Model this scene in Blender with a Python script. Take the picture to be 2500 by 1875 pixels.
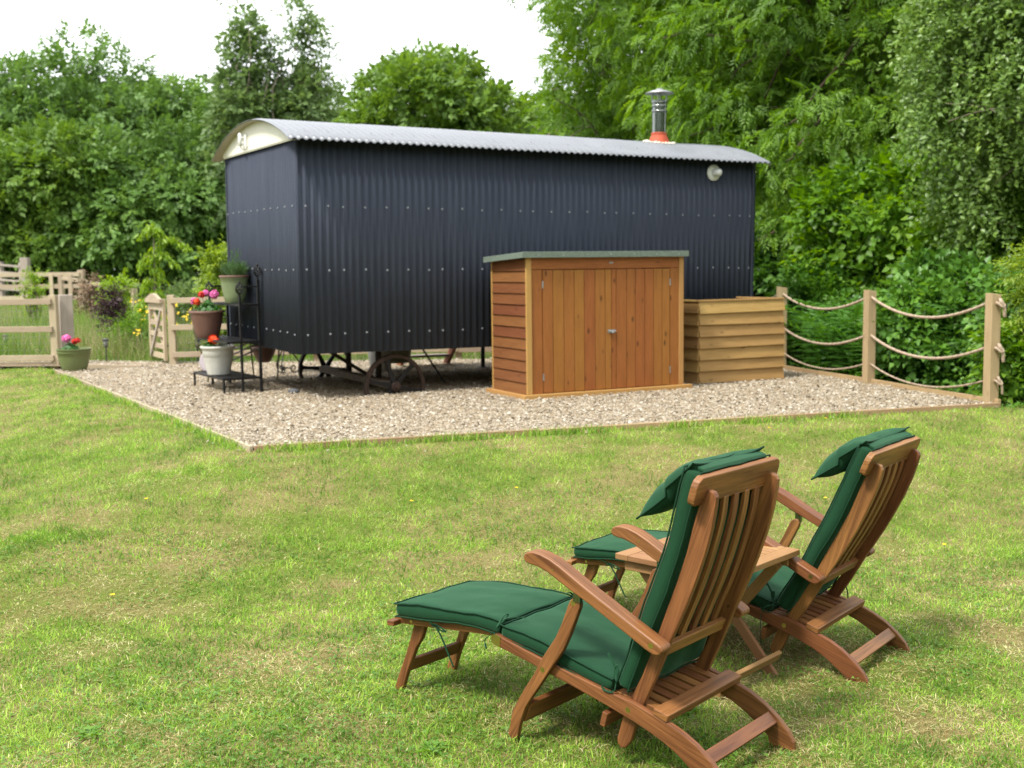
import bpy, bmesh, math, random
import numpy as np
from mathutils import Vector, Matrix, Euler, noise as mnoise

random.seed(7)
RNG = np.random.default_rng(11)
scene = bpy.context.scene
COL = scene.collection
for o in list(bpy.data.objects):
    bpy.data.objects.remove(o)

# ------------------------------------------------------------------ camera
PITCH, ROLL, CAM_H = 0.1007, -0.0131, 1.271
_f = Vector((0, math.cos(PITCH), -math.sin(PITCH)))
_r = Vector((1, 0, 0))
_u = _r.cross(_f)
_r2 = _r * math.cos(ROLL) + _u * math.sin(ROLL)
_u2 = -_r * math.sin(ROLL) + _u * math.cos(ROLL)
cd = bpy.data.cameras.new("camera")
cam = bpy.data.objects.new("camera", cd)
COL.objects.link(cam)
M = Matrix((_r2, _u2, -_f)).transposed().to_4x4()
M.translation = (0, 0, CAM_H)
cam.matrix_world = M
cd.sensor_width = 36.0
cd.lens = 2812.17 / 2500 * 36.0
cd.clip_start = 0.1
cd.clip_end = 1500
cd.dof.use_dof = True
cd.dof.focus_distance = 3.95
cd.dof.aperture_fstop = 4.4
cd.dof.aperture_blades = 9
scene.camera = cam

# ------------------------------------------------------------------ world, sun, exposure
SUN_DIR = Vector((-0.42, -0.38, 0.86)).normalized()       # from the scene towards the sun
SUN_EL = math.asin(SUN_DIR.z)
SUN_AZ = math.atan2(SUN_DIR.x, SUN_DIR.y)
world = bpy.data.worlds.new("World")
scene.world = world
world.use_nodes = True
wn, wl = world.node_tree.nodes, world.node_tree.links
wn.clear()
w_out = wn.new("ShaderNodeOutputWorld")
w_bg = wn.new("ShaderNodeBackground")
w_bg.inputs["Strength"].default_value = 0.07
w_sky = wn.new("ShaderNodeTexSky")
w_sky.sky_type = 'NISHITA'
w_sky.sun_disc = False
w_sky.sun_elevation = SUN_EL
w_sky.sun_rotation = SUN_AZ
w_sky.air_density = 1.0
w_sky.dust_density = 4.0
# the thin bright cloud sheet that covers the whole sky
w_tc = wn.new("ShaderNodeTexCoord")
w_nz = wn.new("ShaderNodeTexNoise")
w_nz.inputs["Scale"].default_value = 2.2
w_nz.inputs["Detail"].default_value = 5.0
w_map = wn.new("ShaderNodeMapping")
w_map.inputs["Scale"].default_value = (1.0, 1.0, 2.5)
wl.new(w_tc.outputs["Generated"], w_map.inputs["Vector"])
wl.new(w_map.outputs["Vector"], w_nz.inputs["Vector"])
w_cr = wn.new("ShaderNodeValToRGB")
w_cr.color_ramp.elements[0].position = 0.3
w_cr.color_ramp.elements[0].color = (7.6, 7.8, 8.1, 1)
w_cr.color_ramp.elements[1].position = 0.7
w_cr.color_ramp.elements[1].color = (9.2, 9.3, 9.4, 1)
wl.new(w_nz.outputs["Fac"], w_cr.inputs["Fac"])
w_mix = wn.new("ShaderNodeMix")
w_mix.data_type = 'RGBA'
w_mix.inputs["Factor"].default_value = 0.88
wl.new(w_sky.outputs["Color"], w_mix.inputs["A"])
wl.new(w_cr.outputs["Color"], w_mix.inputs["B"])
wl.new(w_mix.outputs["Result"], w_bg.inputs["Color"])
wl.new(w_bg.outputs["Background"], w_out.inputs["Surface"])

sd = bpy.data.lights.new("sun", 'SUN')
sd.energy = 1.5
sd.angle = math.radians(10)
sd.color = (1.0, 0.95, 0.87)
sun = bpy.data.objects.new("sun", sd)
COL.objects.link(sun)
sun.location = (0, 0, 30)
sun.rotation_euler = SUN_DIR.to_track_quat('Z', 'Y').to_euler()

vs = scene.view_settings
vs.view_transform = 'Standard'
vs.look = 'None'
vs.gamma = 1.0
vs.use_curve_mapping = False
vs.exposure = 2.0
scene.render.engine = 'CYCLES'
scene.cycles.use_denoising = True
scene.cycles.denoising_prefilter = 'NONE'
scene.cycles.max_bounces = 8
scene.cycles.diffuse_bounces = 4
scene.cycles.glossy_bounces = 3
scene.cycles.transmission_bounces = 4
scene.cycles.transparent_max_bounces = 6

# ------------------------------------------------------------------ helpers: nodes and materials
def new_mat(name):
    m = bpy.data.materials.new(name)
    m.use_nodes = True
    n, l = m.node_tree.nodes, m.node_tree.links
    b = n["Principled BSDF"]
    return m, n, l, b


def ramp(n, stops):
    r = n.new("ShaderNodeValToRGB")
    e = r.color_ramp.elements
    while len(e) < len(stops):
        e.new(0.5)
    for i, (p, c) in enumerate(stops):
        e[i].position = p
        e[i].color = (*c, 1)
    return r


def mixc(n, l, fac, a, b, mode='MIX'):
    m = n.new("ShaderNodeMix")
    m.data_type = 'RGBA'
    m.blend_type = mode
    for k, v in (("Factor", fac), ("A", a), ("B", b)):
        if isinstance(v, (int, float)):
            m.inputs[k].default_value = v
        elif isinstance(v, tuple):
            m.inputs[k].default_value = (*v, 1)
        else:
            l.new(v, m.inputs[k])
    return m.outputs["Result"]


def math_n(n, l, op, a, b=None):
    m = n.new("ShaderNodeMath")
    m.operation = op
    for i, v in enumerate((a, b)):
        if v is None:
            continue
        if isinstance(v, (int, float)):
            m.inputs[i].default_value = v
        else:
            l.new(v, m.inputs[i])
    return m.outputs[0]


def noise_tex(n, l, vec, scale, detail=3, rough=0.55, dist=0.0):
    t = n.new("ShaderNodeTexNoise")
    t.inputs["Scale"].default_value = scale
    t.inputs["Detail"].default_value = detail
    t.inputs["Roughness"].default_value = rough
    t.inputs["Distortion"].default_value = dist
    if vec is not None:
        l.new(vec, t.inputs["Vector"])
    return t.outputs["Fac"]


def bump_to(n, l, b, height, strength=0.2, dist=0.002):
    bp = n.new("ShaderNodeBump")
    bp.inputs["Strength"].default_value = strength
    bp.inputs["Distance"].default_value = dist
    l.new(height, bp.inputs["Height"])
    l.new(bp.outputs["Normal"], b.inputs["Normal"])


def wood(name, dark, light, rough=0.6, knots=0.0, vary=0.25, grain=38.0, streak=None, spec=0.3, rings=0.5, lo=0.25, hi=0.72):
    m, n, l, b = new_mat(name)
    uv = n.new("ShaderNodeUVMap")
    oi = n.new("ShaderNodeObjectInfo")
    off = n.new("ShaderNodeVectorMath")
    off.operation = 'MULTIPLY_ADD'
    cx = n.new("ShaderNodeCombineXYZ")
    l.new(oi.outputs["Random"], cx.inputs[0])
    l.new(oi.outputs["Random"], cx.inputs[1])
    l.new(cx.outputs[0], off.inputs[0])
    off.inputs[1].default_value = (17.3, 9.1, 0)
    l.new(uv.outputs[0], off.inputs[2])
    mp = n.new("ShaderNodeMapping")
    mp.inputs["Scale"].default_value = (2.2, grain, 1)
    l.new(off.outputs[0], mp.inputs["Vector"])
    g1 = noise_tex(n, l, mp.outputs[0], 1.0, 5, 0.65, 0.6)
    mp2 = n.new("ShaderNodeMapping")
    mp2.inputs["Scale"].default_value = (5.0, grain * 5, 1)
    l.new(off.outputs[0], mp2.inputs["Vector"])
    g2 = noise_tex(n, l, mp2.outputs[0], 1.0, 2, 0.6)
    g3 = noise_tex(n, l, off.outputs[0], 3.0, 2, 0.5)
    s = math_n(n, l, 'ADD', math_n(n, l, 'MULTIPLY', g1, rings), math_n(n, l, 'MULTIPLY', g2, 0.75 - rings * 0.5))
    s = math_n(n, l, 'ADD', s, math_n(n, l, 'MULTIPLY', g3, 0.2))
    s = math_n(n, l, 'SUBTRACT', s, 0.1)
    rp = ramp(n, [(lo, dark), (hi, light)])
    l.new(s, rp.inputs[0])
    colr = rp.outputs[0]
    if streak:
        mp3 = n.new("ShaderNodeMapping")
        mp3.inputs["Scale"].default_value = (1.1, 22, 1)
        l.new(off.outputs[0], mp3.inputs["Vector"])
        g4 = noise_tex(n, l, mp3.outputs[0], 1.0, 2, 0.5)
        rs = ramp(n, [(0.52, (0, 0, 0)), (0.66, (1, 1, 1))])
        l.new(g4, rs.inputs[0])
        colr = mixc(n, l, math_n(n, l, 'MULTIPLY', rs.outputs[0], 0.6), colr, streak)
    if knots > 0:
        mk_ = n.new("ShaderNodeMapping")
        mk_.inputs["Scale"].default_value = (4.0, 9.0, 1)
        l.new(off.outputs[0], mk_.inputs["Vector"])
        v = n.new("ShaderNodeTexVoronoi")
        v.inputs["Scale"].default_value = 1.0
        l.new(mk_.outputs[0], v.inputs["Vector"])
        rk = ramp(n, [(0.06, (1, 1, 1)), (0.16, (0, 0, 0))])
        l.new(v.outputs["Distance"], rk.inputs[0])
        colr = mixc(n, l, math_n(n, l, 'MULTIPLY', rk.outputs[0], knots), colr, tuple(c * 0.38 for c in dark))
    hv = n.new("ShaderNodeHueSaturation")
    l.new(colr, hv.inputs["Color"])
    l.new(math_n(n, l, 'ADD', math_n(n, l, 'MULTIPLY', oi.outputs["Random"], 2 * vary), 1 - vary), hv.inputs["Value"])
    l.new(math_n(n, l, 'ADD', math_n(n, l, 'MULTIPLY', oi.outputs["Random"], 0.02), 0.49), hv.inputs["Hue"])
    l.new(hv.outputs[0], b.inputs["Base Color"])
    b.inputs["Roughness"].default_value = rough
    b.inputs["Specular IOR Level"].default_value = spec
    bump_to(n, l, b, s, 0.25, 0.0015)
    return m


def plain(name, col, rough=0.5, metal=0.0, vary=0.12, scale=12.0, bump=0.0, spec=0.5):
    m, n, l, b = new_mat(name)
    tc = n.new("ShaderNodeTexCoord")
    nz = noise_tex(n, l, tc.outputs["Object"], scale, 4, 0.6)
    rp = ramp(n, [(0.25, tuple(max(0, c * (1 - vary)) for c in col)), (0.75, tuple(min(1, c * (1 + vary)) for c in col))])
    l.new(nz, rp.inputs[0])
    l.new(rp.outputs[0], b.inputs["Base Color"])
    b.inputs["Roughness"].default_value = rough
    b.inputs["Metallic"].default_value = metal
    b.inputs["Specular IOR Level"].default_value = spec
    if bump:
        bump_to(n, l, b, nz, bump, 0.003)
    return m


def leafmat(name, c0, c1, c2=None, trans=0.35, rough=0.5, patch=0.25, spec=0.35, straw=None):
    """leaf colours picked per leaf (attribute rnd) and per patch of crown (world noise)"""
    m, n, l, b = new_mat(name)
    at = n.new("ShaderNodeAttribute")
    at.attribute_name = "rnd"
    ge = n.new("ShaderNodeNewGeometry")
    nz = noise_tex(n, l, ge.outputs["Position"], 0.9, 2, 0.5)
    f = math_n(n, l, 'ADD', math_n(n, l, 'MULTIPLY', at.outputs["Fac"], 1 - patch), math_n(n, l, 'MULTIPLY', nz, patch))
    st = [(0.1, c0), (0.62, c1)]
    st.append((0.95, c2 if c2 else c1))
    rp = ramp(n, st)
    l.new(f, rp.inputs[0])
    colr = rp.outputs[0]
    l.new(colr, b.inputs["Base Color"])
    b.inputs["Roughness"].default_value = rough
    b.inputs["Specular IOR Level"].default_value = spec
    tr = n.new("ShaderNodeBsdfTranslucent")
    hv = n.new("ShaderNodeHueSaturation")
    hv.inputs["Hue"].default_value = 0.485
    hv.inputs["Saturation"].default_value = 1.1
    hv.inputs["Value"].default_value = 1.6
    l.new(colr, hv.inputs["Color"])
    l.new(hv.outputs[0], tr.inputs["Color"])
    mx = n.new("ShaderNodeMixShader")
    mx.inputs[0].default_value = trans
    l.new(b.outputs[0], mx.inputs[1])
    l.new(tr.outputs[0], mx.inputs[2])
    l.new(mx.outputs[0], n["Material Output"].inputs["Surface"])
    return m


# ------------------------------------------------------------------ helpers: things and meshes
def _props(o, label=None, cat=None, group=None, kind=None):
    if label: o["label"] = label
    if cat: o["category"] = cat
    if group: o["group"] = group
    if kind: o["kind"] = kind
    return o


def thing(name, label, cat, loc=(0, 0, 0), rz=0.0, group=None, mat4=None):
    o = bpy.data.objects.new(name, None)
    o.empty_display_size = 0.1
    COL.objects.link(o)
    if mat4 is not None:
        o.matrix_world = mat4
    else:
        o.location = loc
        o.rotation_euler = (0, 0, rz)
    return _props(o, label, cat, group)


def auto_axis(V):
    V = np.asarray(V, float)
    ext = V.max(0) - V.min(0)
    a = np.zeros(3)
    a[int(np.argmax(ext))] = 1
    return a


def set_uv(me, axis):
    nl = len(me.loops)
    co = np.empty(len(me.vertices) * 3, np.float32)
    me.vertices.foreach_get("co", co)
    co = co.reshape(-1, 3)
    vi = np.empty(nl, np.int32)
    me.loops.foreach_get("vertex_index", vi)
    nrm = np.empty(len(me.polygons) * 3, np.float32)
    me.polygons.foreach_get("normal", nrm)
    nrm = nrm.reshape(-1, 3)
    tot = np.empty(len(me.polygons), np.int32)
    me.polygons.foreach_get("loop_total", tot)
    ln = np.repeat(nrm, tot, 0)
    a = np.asarray(axis, np.float32)
    a = a / np.linalg.norm(a)
    p = co[vi]
    u = p @ a
    side = np.cross(ln, a[None])
    sl = np.linalg.norm(side, axis=1)
    end = sl < 0.35
    alt = np.array([0, 0, 1], np.float32) if abs(a[2]) < 0.8 else np.array([1, 0, 0], np.float32)
    sgn = np.where(side.sum(1) < 0, -1, 1)[:, None]
    side = np.where(end[:, None], alt[None], side * sgn / np.maximum(sl, 1e-6)[:, None])
    v = (p * side).sum(1)
    u = np.where(end, u + p @ np.cross(a, alt) * 0.4, u)
    uvl = me.uv_layers.new(name="UVMap")
    uvl.data.foreach_set("uv", np.stack([u, v], 1).astype(np.float32).ravel())


def link_mesh(name, me, parent=None, mat=None, bevel=0.0, smooth=False, seg=2):
    o = bpy.data.objects.new(name, me)
    COL.objects.link(o)
    if mat is not None and not me.materials:
        me.materials.append(mat)
    if parent is not None:
        o.parent = parent
    if smooth:
        me.polygons.foreach_set("use_smooth", np.ones(len(me.polygons), bool))
    if bevel:
        bv = o.modifiers.new("bevel", 'BEVEL')
        bv.width = bevel
        bv.segments = seg
        bv.limit_method = 'ANGLE'
        bv.angle_limit = math.radians(35)
        bv.harden_normals = False
    return o


def mk(name, V, F, mat, parent=None, axis=None, bevel=0.0, smooth=False, fix=True, seg=2):
    me = bpy.data.meshes.new(name)
    me.from_pydata([tuple(v) for v in V], [], [tuple(f) for f in F])
    if fix:
        bm = bmesh.new()
        bm.from_mesh(me)
        bmesh.ops.recalc_face_normals(bm, faces=bm.faces)
        bm.to_mesh(me)
        bm.free()
    me.update()
    set_uv(me, auto_axis(V) if axis is None else axis)
    return link_mesh(name, me, parent, mat, bevel, smooth, seg)


def np_mesh(name, V, T, mat, parent=None, attrs=None, smooth=False):
    """large triangle mesh straight from arrays"""
    V = np.asarray(V, np.float32)
    T = np.asarray(T, np.int32)
    me = bpy.data.meshes.new(name)
    me.vertices.add(len(V))
    me.vertices.foreach_set("co", V.ravel())
    k = T.shape[1]
    me.loops.add(T.size)
    me.loops.foreach_set("vertex_index", T.ravel())
    me.polygons.add(len(T))
    me.polygons.foreach_set("loop_start", np.arange(0, T.size, k, dtype=np.int32))
    me.polygons.foreach_set("loop_total", np.full(len(T), k, np.int32))
    if smooth:
        me.polygons.foreach_set("use_smooth", np.ones(len(T), bool))
    for nm, arr in (attrs or {}).items():
        a = me.attributes.new(nm, 'FLOAT', 'POINT')
        a.data.foreach_set("value", np.asarray(arr, np.float32))
    me.update(calc_edges=True)
    if mat is not None:
        me.materials.append(mat)
    o = bpy.data.objects.new(name, me)
    COL.objects.link(o)
    if parent is not None:
        o.parent = parent
    return o


class MB:
    """collects solids that belong to one part"""
    def __init__(s):
        s.V, s.F = [], []

    def add(s, V, F):
        k = len(s.V)
        s.V += [tuple(v) for v in V]
        s.F += [tuple(i + k for i in f) for f in F]
        return s

    def box(s, x0, x1, y0, y1, z0, z1):
        return s.add(*boxvf(x0, x1, y0, y1, z0, z1))

    def bar(s, a, b, w, h, up=(0, 0, 1)):
        return s.add(*barvf(a, b, w, h, up))

    def tube(s, pts, r, n=8, cap=True):
        return s.add(*tubevf(pts, r, n, cap))

    def lathe(s, prof, n=24, c=(0, 0, 0)):
        return s.add(*lathevf(prof, n, c))

    def obj(s, name, mat, parent=None, **k):
        return mk(name, s.V, s.F, mat, parent, **k)


def boxvf(x0, x1, y0, y1, z0, z1):
    V = [(x, y, z) for z in (z0, z1) for y in (y0, y1) for x in (x0, x1)]
    F = [(0, 2, 3, 1), (4, 5, 7, 6), (0, 1, 5, 4), (2, 6, 7, 3), (0, 4, 6, 2), (1, 3, 7, 5)]
    return V, F


def barvf(a, b, w, h, up=(0, 0, 1)):
    a, b, up = Vector(a), Vector(b), Vector(up)
    d = (b - a).normalized()
    s = d.cross(up)
    if s.length < 1e-4:
        s = d.cross(Vector((1, 0, 0)))
    s.normalize()
    t = s.cross(d).normalized()
    V = []
    for p in (a, b):
        for i, j in ((-1, -1), (1, -1), (1, 1), (-1, 1)):
            V.append(p + s * (i * w / 2) + t * (j * h / 2))
    F = [(0, 1, 2, 3), (7, 6, 5, 4), (0, 4, 5, 1), (1, 5, 6, 2), (2, 6, 7, 3), (3, 7, 4, 0)]
    return V, F


def tubevf(pts, r, n=8, cap=True):
    pts = [Vector(p) for p in pts]
    rs = [r] * len(pts) if isinstance(r, (int, float)) else list(r)
    V, F = [], []
    prev = None
    for i, p in enumerate(pts):
        d = (pts[min(i + 1, len(pts) - 1)] - pts[max(i - 1, 0)])
        if d.length < 1e-9:
            d = Vector((0, 0, 1))
        d.normalize()
        if prev is None:
            s = d.orthogonal().normalized()
        else:
            s = prev - d * prev.dot(d)
            s = s.normalized() if s.length > 1e-6 else d.orthogonal().normalized()
        prev = s
        t = d.cross(s)
        for k in range(n):
            a = 2 * math.pi * k / n
            V.append(p + (s * math.cos(a) + t * math.sin(a)) * rs[i])
    for i in range(len(pts) - 1):
        for k in range(n):
            a, b = i * n + k, i * n + (k + 1) % n
            F.append((a, b, b + n, a + n))
    if cap:
        F.append(tuple(range(n - 1, -1, -1)))
        F.append(tuple(range((len(pts) - 1) * n, len(pts) * n)))
    return V, F


def lathevf(prof, n=24, c=(0, 0, 0)):
    V, F = [], []
    for r, z in prof:
        for k in range(n):
            a = 2 * math.pi * k / n
            V.append((c[0] + r * math.cos(a), c[1] + r * math.sin(a), c[2] + z))
    for i in range(len(prof) - 1):
        for k in range(n):
            a, b = i * n + k, i * n + (k + 1) % n
            F.append((a, b, b + n, a + n))
    F.append(tuple(range(n - 1, -1, -1)))
    F.append(tuple(range((len(prof) - 1) * n, len(prof) * n)))
    return V, F


def box_obj(name, x0, x1, y0, y1, z0, z1, mat, parent=None, bevel=0.0, axis=None):
    return mk(name, *boxvf(x0, x1, y0, y1, z0, z1), mat, parent, axis=axis, bevel=bevel, fix=False)


def bez(pts, n=24):
    """Catmull-Rom through the points"""
    P = [Vector(p) for p in pts]
    P = [P[0] * 2 - P[1]] + P + [P[-1] * 2 - P[-2]]
    out = []
    segs = len(P) - 3
    for i in range(segs):
        m = max(1, n // segs)
        for k in range(m):
            t = k / m
            a, b, c, d = P[i:i + 4]
            out.append(0.5 * ((2 * b) + (c - a) * t + (2 * a - 5 * b + 4 * c - d) * t * t + (3 * b - a - 3 * c + d) * t ** 3))
    out.append(P[-2])
    return out


def smoothstep(e0, e1, x):
    t = np.clip((x - e0) / (e1 - e0), 0, 1)
    return t * t * (3 - 2 * t)

# ------------------------------------------------------------------ materials
CHAIR_WOOD = wood("oiled_hardwood", (0.083, 0.028, 0.008), (0.27, 0.113, 0.036), 0.5, 0.0, 0.2, 34, streak=(0.06, 0.018, 0.006), spec=0.4, lo=0.32, hi=0.66)
TABLE_WOOD = wood("pale_hardwood", (0.20, 0.098, 0.038), (0.33, 0.185, 0.08), 0.55, 0.0, 0.15, 34)
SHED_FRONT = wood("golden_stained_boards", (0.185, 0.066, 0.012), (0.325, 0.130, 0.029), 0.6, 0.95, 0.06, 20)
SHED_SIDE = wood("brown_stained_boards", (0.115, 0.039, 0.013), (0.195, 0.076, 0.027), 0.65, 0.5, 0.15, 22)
SHED_POST = wood("yellow_corner_timber", (0.33, 0.18, 0.05), (0.43, 0.255, 0.085), 0.6, 0.0, 0.08, 24)
PLANTER_WOOD = wood("treated_softwood", (0.265, 0.158, 0.050), (0.41, 0.265, 0.096), 0.65, 0.6, 0.13, 18)
POST_WOOD = wood("tan_fence_timber", (0.26, 0.19, 0.10), (0.40, 0.30, 0.175), 0.75, 0.3, 0.1, 18)
PALE_WOOD = wood("weathered_pale_timber", (0.29, 0.225, 0.15), (0.42, 0.345, 0.25), 0.8, 0.2, 0.12, 16)
GREY_WOOD = wood("grey_old_timber", (0.22, 0.18, 0.15), (0.36, 0.31, 0.27), 0.85, 0.2, 0.12, 16)
STEP_WOOD = wood("red_brown_step_timber", (0.20, 0.07, 0.032), (0.34, 0.14, 0.07), 0.6, 0.0, 0.1, 20)
EDGE_WOOD = wood("edging_timber", (0.22, 0.14, 0.075), (0.36, 0.25, 0.14), 0.8, 0.0, 0.15, 18)
EDGE_PALE = wood("bleached_edging_timber", (0.27, 0.215, 0.15), (0.39, 0.32, 0.23), 0.8, 0.0, 0.1, 18)


def hut_paint():
    m, n, l, b = new_mat("slate_blue_coated_steel")
    tc = n.new("ShaderNodeTexCoord")
    mp = n.new("ShaderNodeMapping")
    mp.inputs["Scale"].default_value = (6, 6, 0.9)
    l.new(tc.outputs["Object"], mp.inputs["Vector"])
    nz = noise_tex(n, l, mp.outputs[0], 1.5, 5, 0.65)
    rp = ramp(n, [(0.3, (0.040, 0.047, 0.065)), (0.7, (0.052, 0.060, 0.080))])
    l.new(nz, rp.inputs[0])
    l.new(rp.outputs[0], b.inputs["Base Color"])
    rr = ramp(n, [(0.3, (0.66, 0.66, 0.66)), (0.7, (0.78, 0.78, 0.78))])
    l.new(nz, rr.inputs[0])
    l.new(rr.outputs[0], b.inputs["Roughness"])
    b.inputs["Specular IOR Level"].default_value = 0.03
    return m


HUT_BLUE = hut_paint()
ROOF_BLUE = plain("slate_blue_roof_coating", (0.140, 0.150, 0.168), 0.36, 0, 0.12, 3.0)
CREAM = plain("cream_painted_board", (0.64, 0.63, 0.53), 0.55, 0, 0.05, 5)
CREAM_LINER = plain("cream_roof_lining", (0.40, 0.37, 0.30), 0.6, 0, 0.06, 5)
SCREW = plain("grey_screw_head", (0.28, 0.295, 0.33), 0.45, 0.1, 0.1, 30)
BLACK_IRON = plain("black_iron", (0.009, 0.008, 0.008), 0.55, 0.0, 0.3, 30, 0.1, 0.3)
RUST_IRON = plain("rusty_iron", (0.034, 0.020, 0.014), 0.75, 0.0, 0.6, 25, 0.3, 0.3)
BLACK_STEEL = plain("black_coated_steel", (0.007, 0.007, 0.008), 0.45, 0.0, 0.2, 30, 0, 0.3)
STEEL = plain("brushed_steel", (0.20, 0.215, 0.20), 0.16, 1.0, 0.08, 20)
STEEL_DULL = plain("dull_galvanised", (0.36, 0.37, 0.38), 0.45, 0.8, 0.12, 20)
BRASS = plain("brass_fitting", (0.55, 0.42, 0.17), 0.3, 1.0, 0.12, 40)
RED_BOOT = plain("red_silicone", (0.44, 0.085, 0.038), 0.6, 0, 0.15, 10)
WHITE_PLASTIC = plain("white_plastic", (0.72, 0.73, 0.72), 0.4, 0, 0.04, 8)
SEALANT = plain("cream_sealant", (0.62, 0.57, 0.47), 0.6, 0, 0.08, 20)
FELT = plain("green_mineral_felt", (0.125, 0.175, 0.13), 0.9, 0, 0.25, 90, 0.3, 0.2)
FELT_EDGE = plain("green_felt_edge", (0.13, 0.165, 0.135), 0.85, 0, 0.25, 40, 0.2, 0.2)
SOIL = plain("potting_soil", (0.035, 0.024, 0.016), 0.95, 0, 0.4, 30, 0.6, 0.1)
DARK_TIMBER = plain("dark_chassis_timber", (0.035, 0.028, 0.022), 0.8, 0, 0.3, 12, 0.2, 0.2)
BEAM_TIMBER = plain("grey_axle_timber", (0.17, 0.14, 0.11), 0.85, 0, 0.25, 8, 0.2, 0.2)
POT_BROWN = plain("brown_terracotta_glaze", (0.135, 0.068, 0.052), 0.55, 0, 0.16, 7)
POT_GREEN = plain("celadon_glazed_pot", (0.19, 0.24, 0.13), 0.35, 0, 0.22, 6)
POT_WHITE = plain("white_washed_pot", (0.50, 0.50, 0.46), 0.55, 0, 0.14, 7)
POT_OLIVE = plain("olive_plastic_pot", (0.135, 0.17, 0.065), 0.5, 0, 0.08, 6)
POT_GREY = plain("grey_pot", (0.50, 0.51, 0.49), 0.5, 0, 0.2, 6)
POT_SAND = plain("sand_pot", (0.30, 0.29, 0.20), 0.6, 0, 0.1, 6)
MAUVE = plain("mauve_grey_paint", (0.24, 0.20, 0.215), 0.5, 0, 0.12, 9)
OLIVE_STEEL = plain("olive_steel", (0.12, 0.125, 0.05), 0.5, 0, 0.15, 12)
GRAPHITE = plain("graphite_plastic", (0.05, 0.055, 0.055), 0.5, 0, 0.15, 12)
LAMP_CLEAR = plain("frosted_lamp_body", (0.32, 0.34, 0.33), 0.3, 0, 0.1, 12)
STONE = plain("dark_grey_stone", (0.07, 0.075, 0.085), 0.7, 0, 0.2, 20, 0.3)
BARK = plain("rough_bark", (0.085, 0.066, 0.045), 0.95, 0, 0.45, 14, 0.8, 0.15)
BARK_PALE = plain("pale_grey_bark", (0.20, 0.175, 0.13), 0.9, 0, 0.35, 12, 0.6, 0.15)
MOSSY = plain("mossy_bark", (0.07, 0.07, 0.025), 0.95, 0, 0.5, 9, 0.8, 0.1)


def cushion_mat():
    m, n, l, b = new_mat("green_canvas")
    tc = n.new("ShaderNodeTexCoord")
    nz = noise_tex(n, l, tc.outputs["Object"], 9, 4, 0.6)
    fine = noise_tex(n, l, tc.outputs["Object"], 700, 2, 0.6)
    rp = ramp(n, [(0.3, (0.0048, 0.034, 0.0135)), (0.7, (0.0065, 0.043, 0.0175))])
    l.new(nz, rp.inputs[0])
    l.new(mixc(n, l, 0.25, rp.outputs[0], mixc(n, l, fine, (0.0035, 0.026, 0.010), (0.012, 0.064, 0.027))), b.inputs["Base Color"])
    b.inputs["Roughness"].default_value = 0.85
    b.inputs["Specular IOR Level"].default_value = 0.2
    b.inputs["Sheen Weight"].default_value = 0.22
    b.inputs["Sheen Roughness"].default_value = 0.4
    b.inputs["Sheen Tint"].default_value = (0.35, 0.8, 0.45, 1)
    bump_to(n, l, b, math_n(n, l, 'ADD', math_n(n, l, 'MULTIPLY', nz, 0.8), math_n(n, l, 'MULTIPLY', fine, 0.12)), 0.25, 0.006)
    return m


CANVAS = cushion_mat()
PIPING = plain("dark_green_piping", (0.004, 0.031, 0.013), 0.8, 0, 0.1, 40, 0, 0.2)


def rope_mat():
    m, n, l, b = new_mat("tan_rope")
    uv = n.new("ShaderNodeTexCoord")
    nz = noise_tex(n, l, uv.outputs["Object"], 60, 3, 0.6)
    rp = ramp(n, [(0.3, (0.25, 0.185, 0.13)), (0.7, (0.43, 0.34, 0.25))])
    l.new(nz, rp.inputs[0])
    l.new(rp.outputs[0], b.inputs["Base Color"])
    b.inputs["Roughness"].default_value = 0.9
    return m


ROPE = rope_mat()

# ------------------------------------------------------------------ terrain
EA = np.array([-1.866, 8.215])      # front corner of the gravel
EB = np.array([4.323, 10.181])      # right tip of the gravel
EC = np.array([-6.041, 15.164])     # far left corner
AB = (EB - EA) / np.linalg.norm(EB - EA)
AC = (EC - EA) / np.linalg.norm(EC - EA)
N1 = np.array([AB[1], -AB[0]])
N2 = np.array([-AC[1], AC[0]]) * (1 if (-AC[1] * -1) > 0 else 1)
if N2[0] > 0:
    N2 = -N2
FD = np.array([-0.27, 0.963])       # run of the rope fence
N3 = np.array([0.963, 0.27])


def edge_d(x, y):
    d1 = (x - EA[0]) * N1[0] + (y - EA[1]) * N1[1]
    d2 = (x - EA[0]) * N2[0] + (y - EA[1]) * N2[1]
    return np.maximum(d1, d2), d1, d2


def fence_d(x, y):
    return (x - EB[0]) * N3[0] + (y - EB[1]) * N3[1]


def height(x, y):
    """ground level: the lawn dips towards the camera, the meadow and the wooded bank rise behind"""
    x = np.asarray(x, float)
    y = np.asarray(y, float)
    d, d1, d2 = edge_d(x, y)
    z = -0.02 - 0.325 * smoothstep(0.0, 3.3, d) + 0.04 * smoothstep(4.7, 6.2, d)
    z = z + 0.012 * np.sin(x * 2.1 + y * 0.7) * np.sin(y * 1.7 - x * 0.6) * smoothstep(0.3, 1.5, d)
    z = np.where(d < 0, -0.02 - 0.07 * smoothstep(0.0, 0.3, -d), z)
    mead = 0.0 + 0.018 * np.clip(y - 18.0, 0, 40) + 0.02 * np.sin(x * 0.7) * np.sin(y * 0.5)
    z = np.where(y > 16.2, np.maximum(mead - 0.03, z * 0 - 0.03), z)
    f = fence_d(x, y)
    bank = 0.55 * smoothstep(1.2, 5.0, f) + 1.2 * smoothstep(5.0, 14.0, f)
    z = z + np.where((f > 0) & (d1 < 1.5), bank * smoothstep(-1.5, 1.0, 0.2 - d1 + 0.6), 0)
    return z


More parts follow.
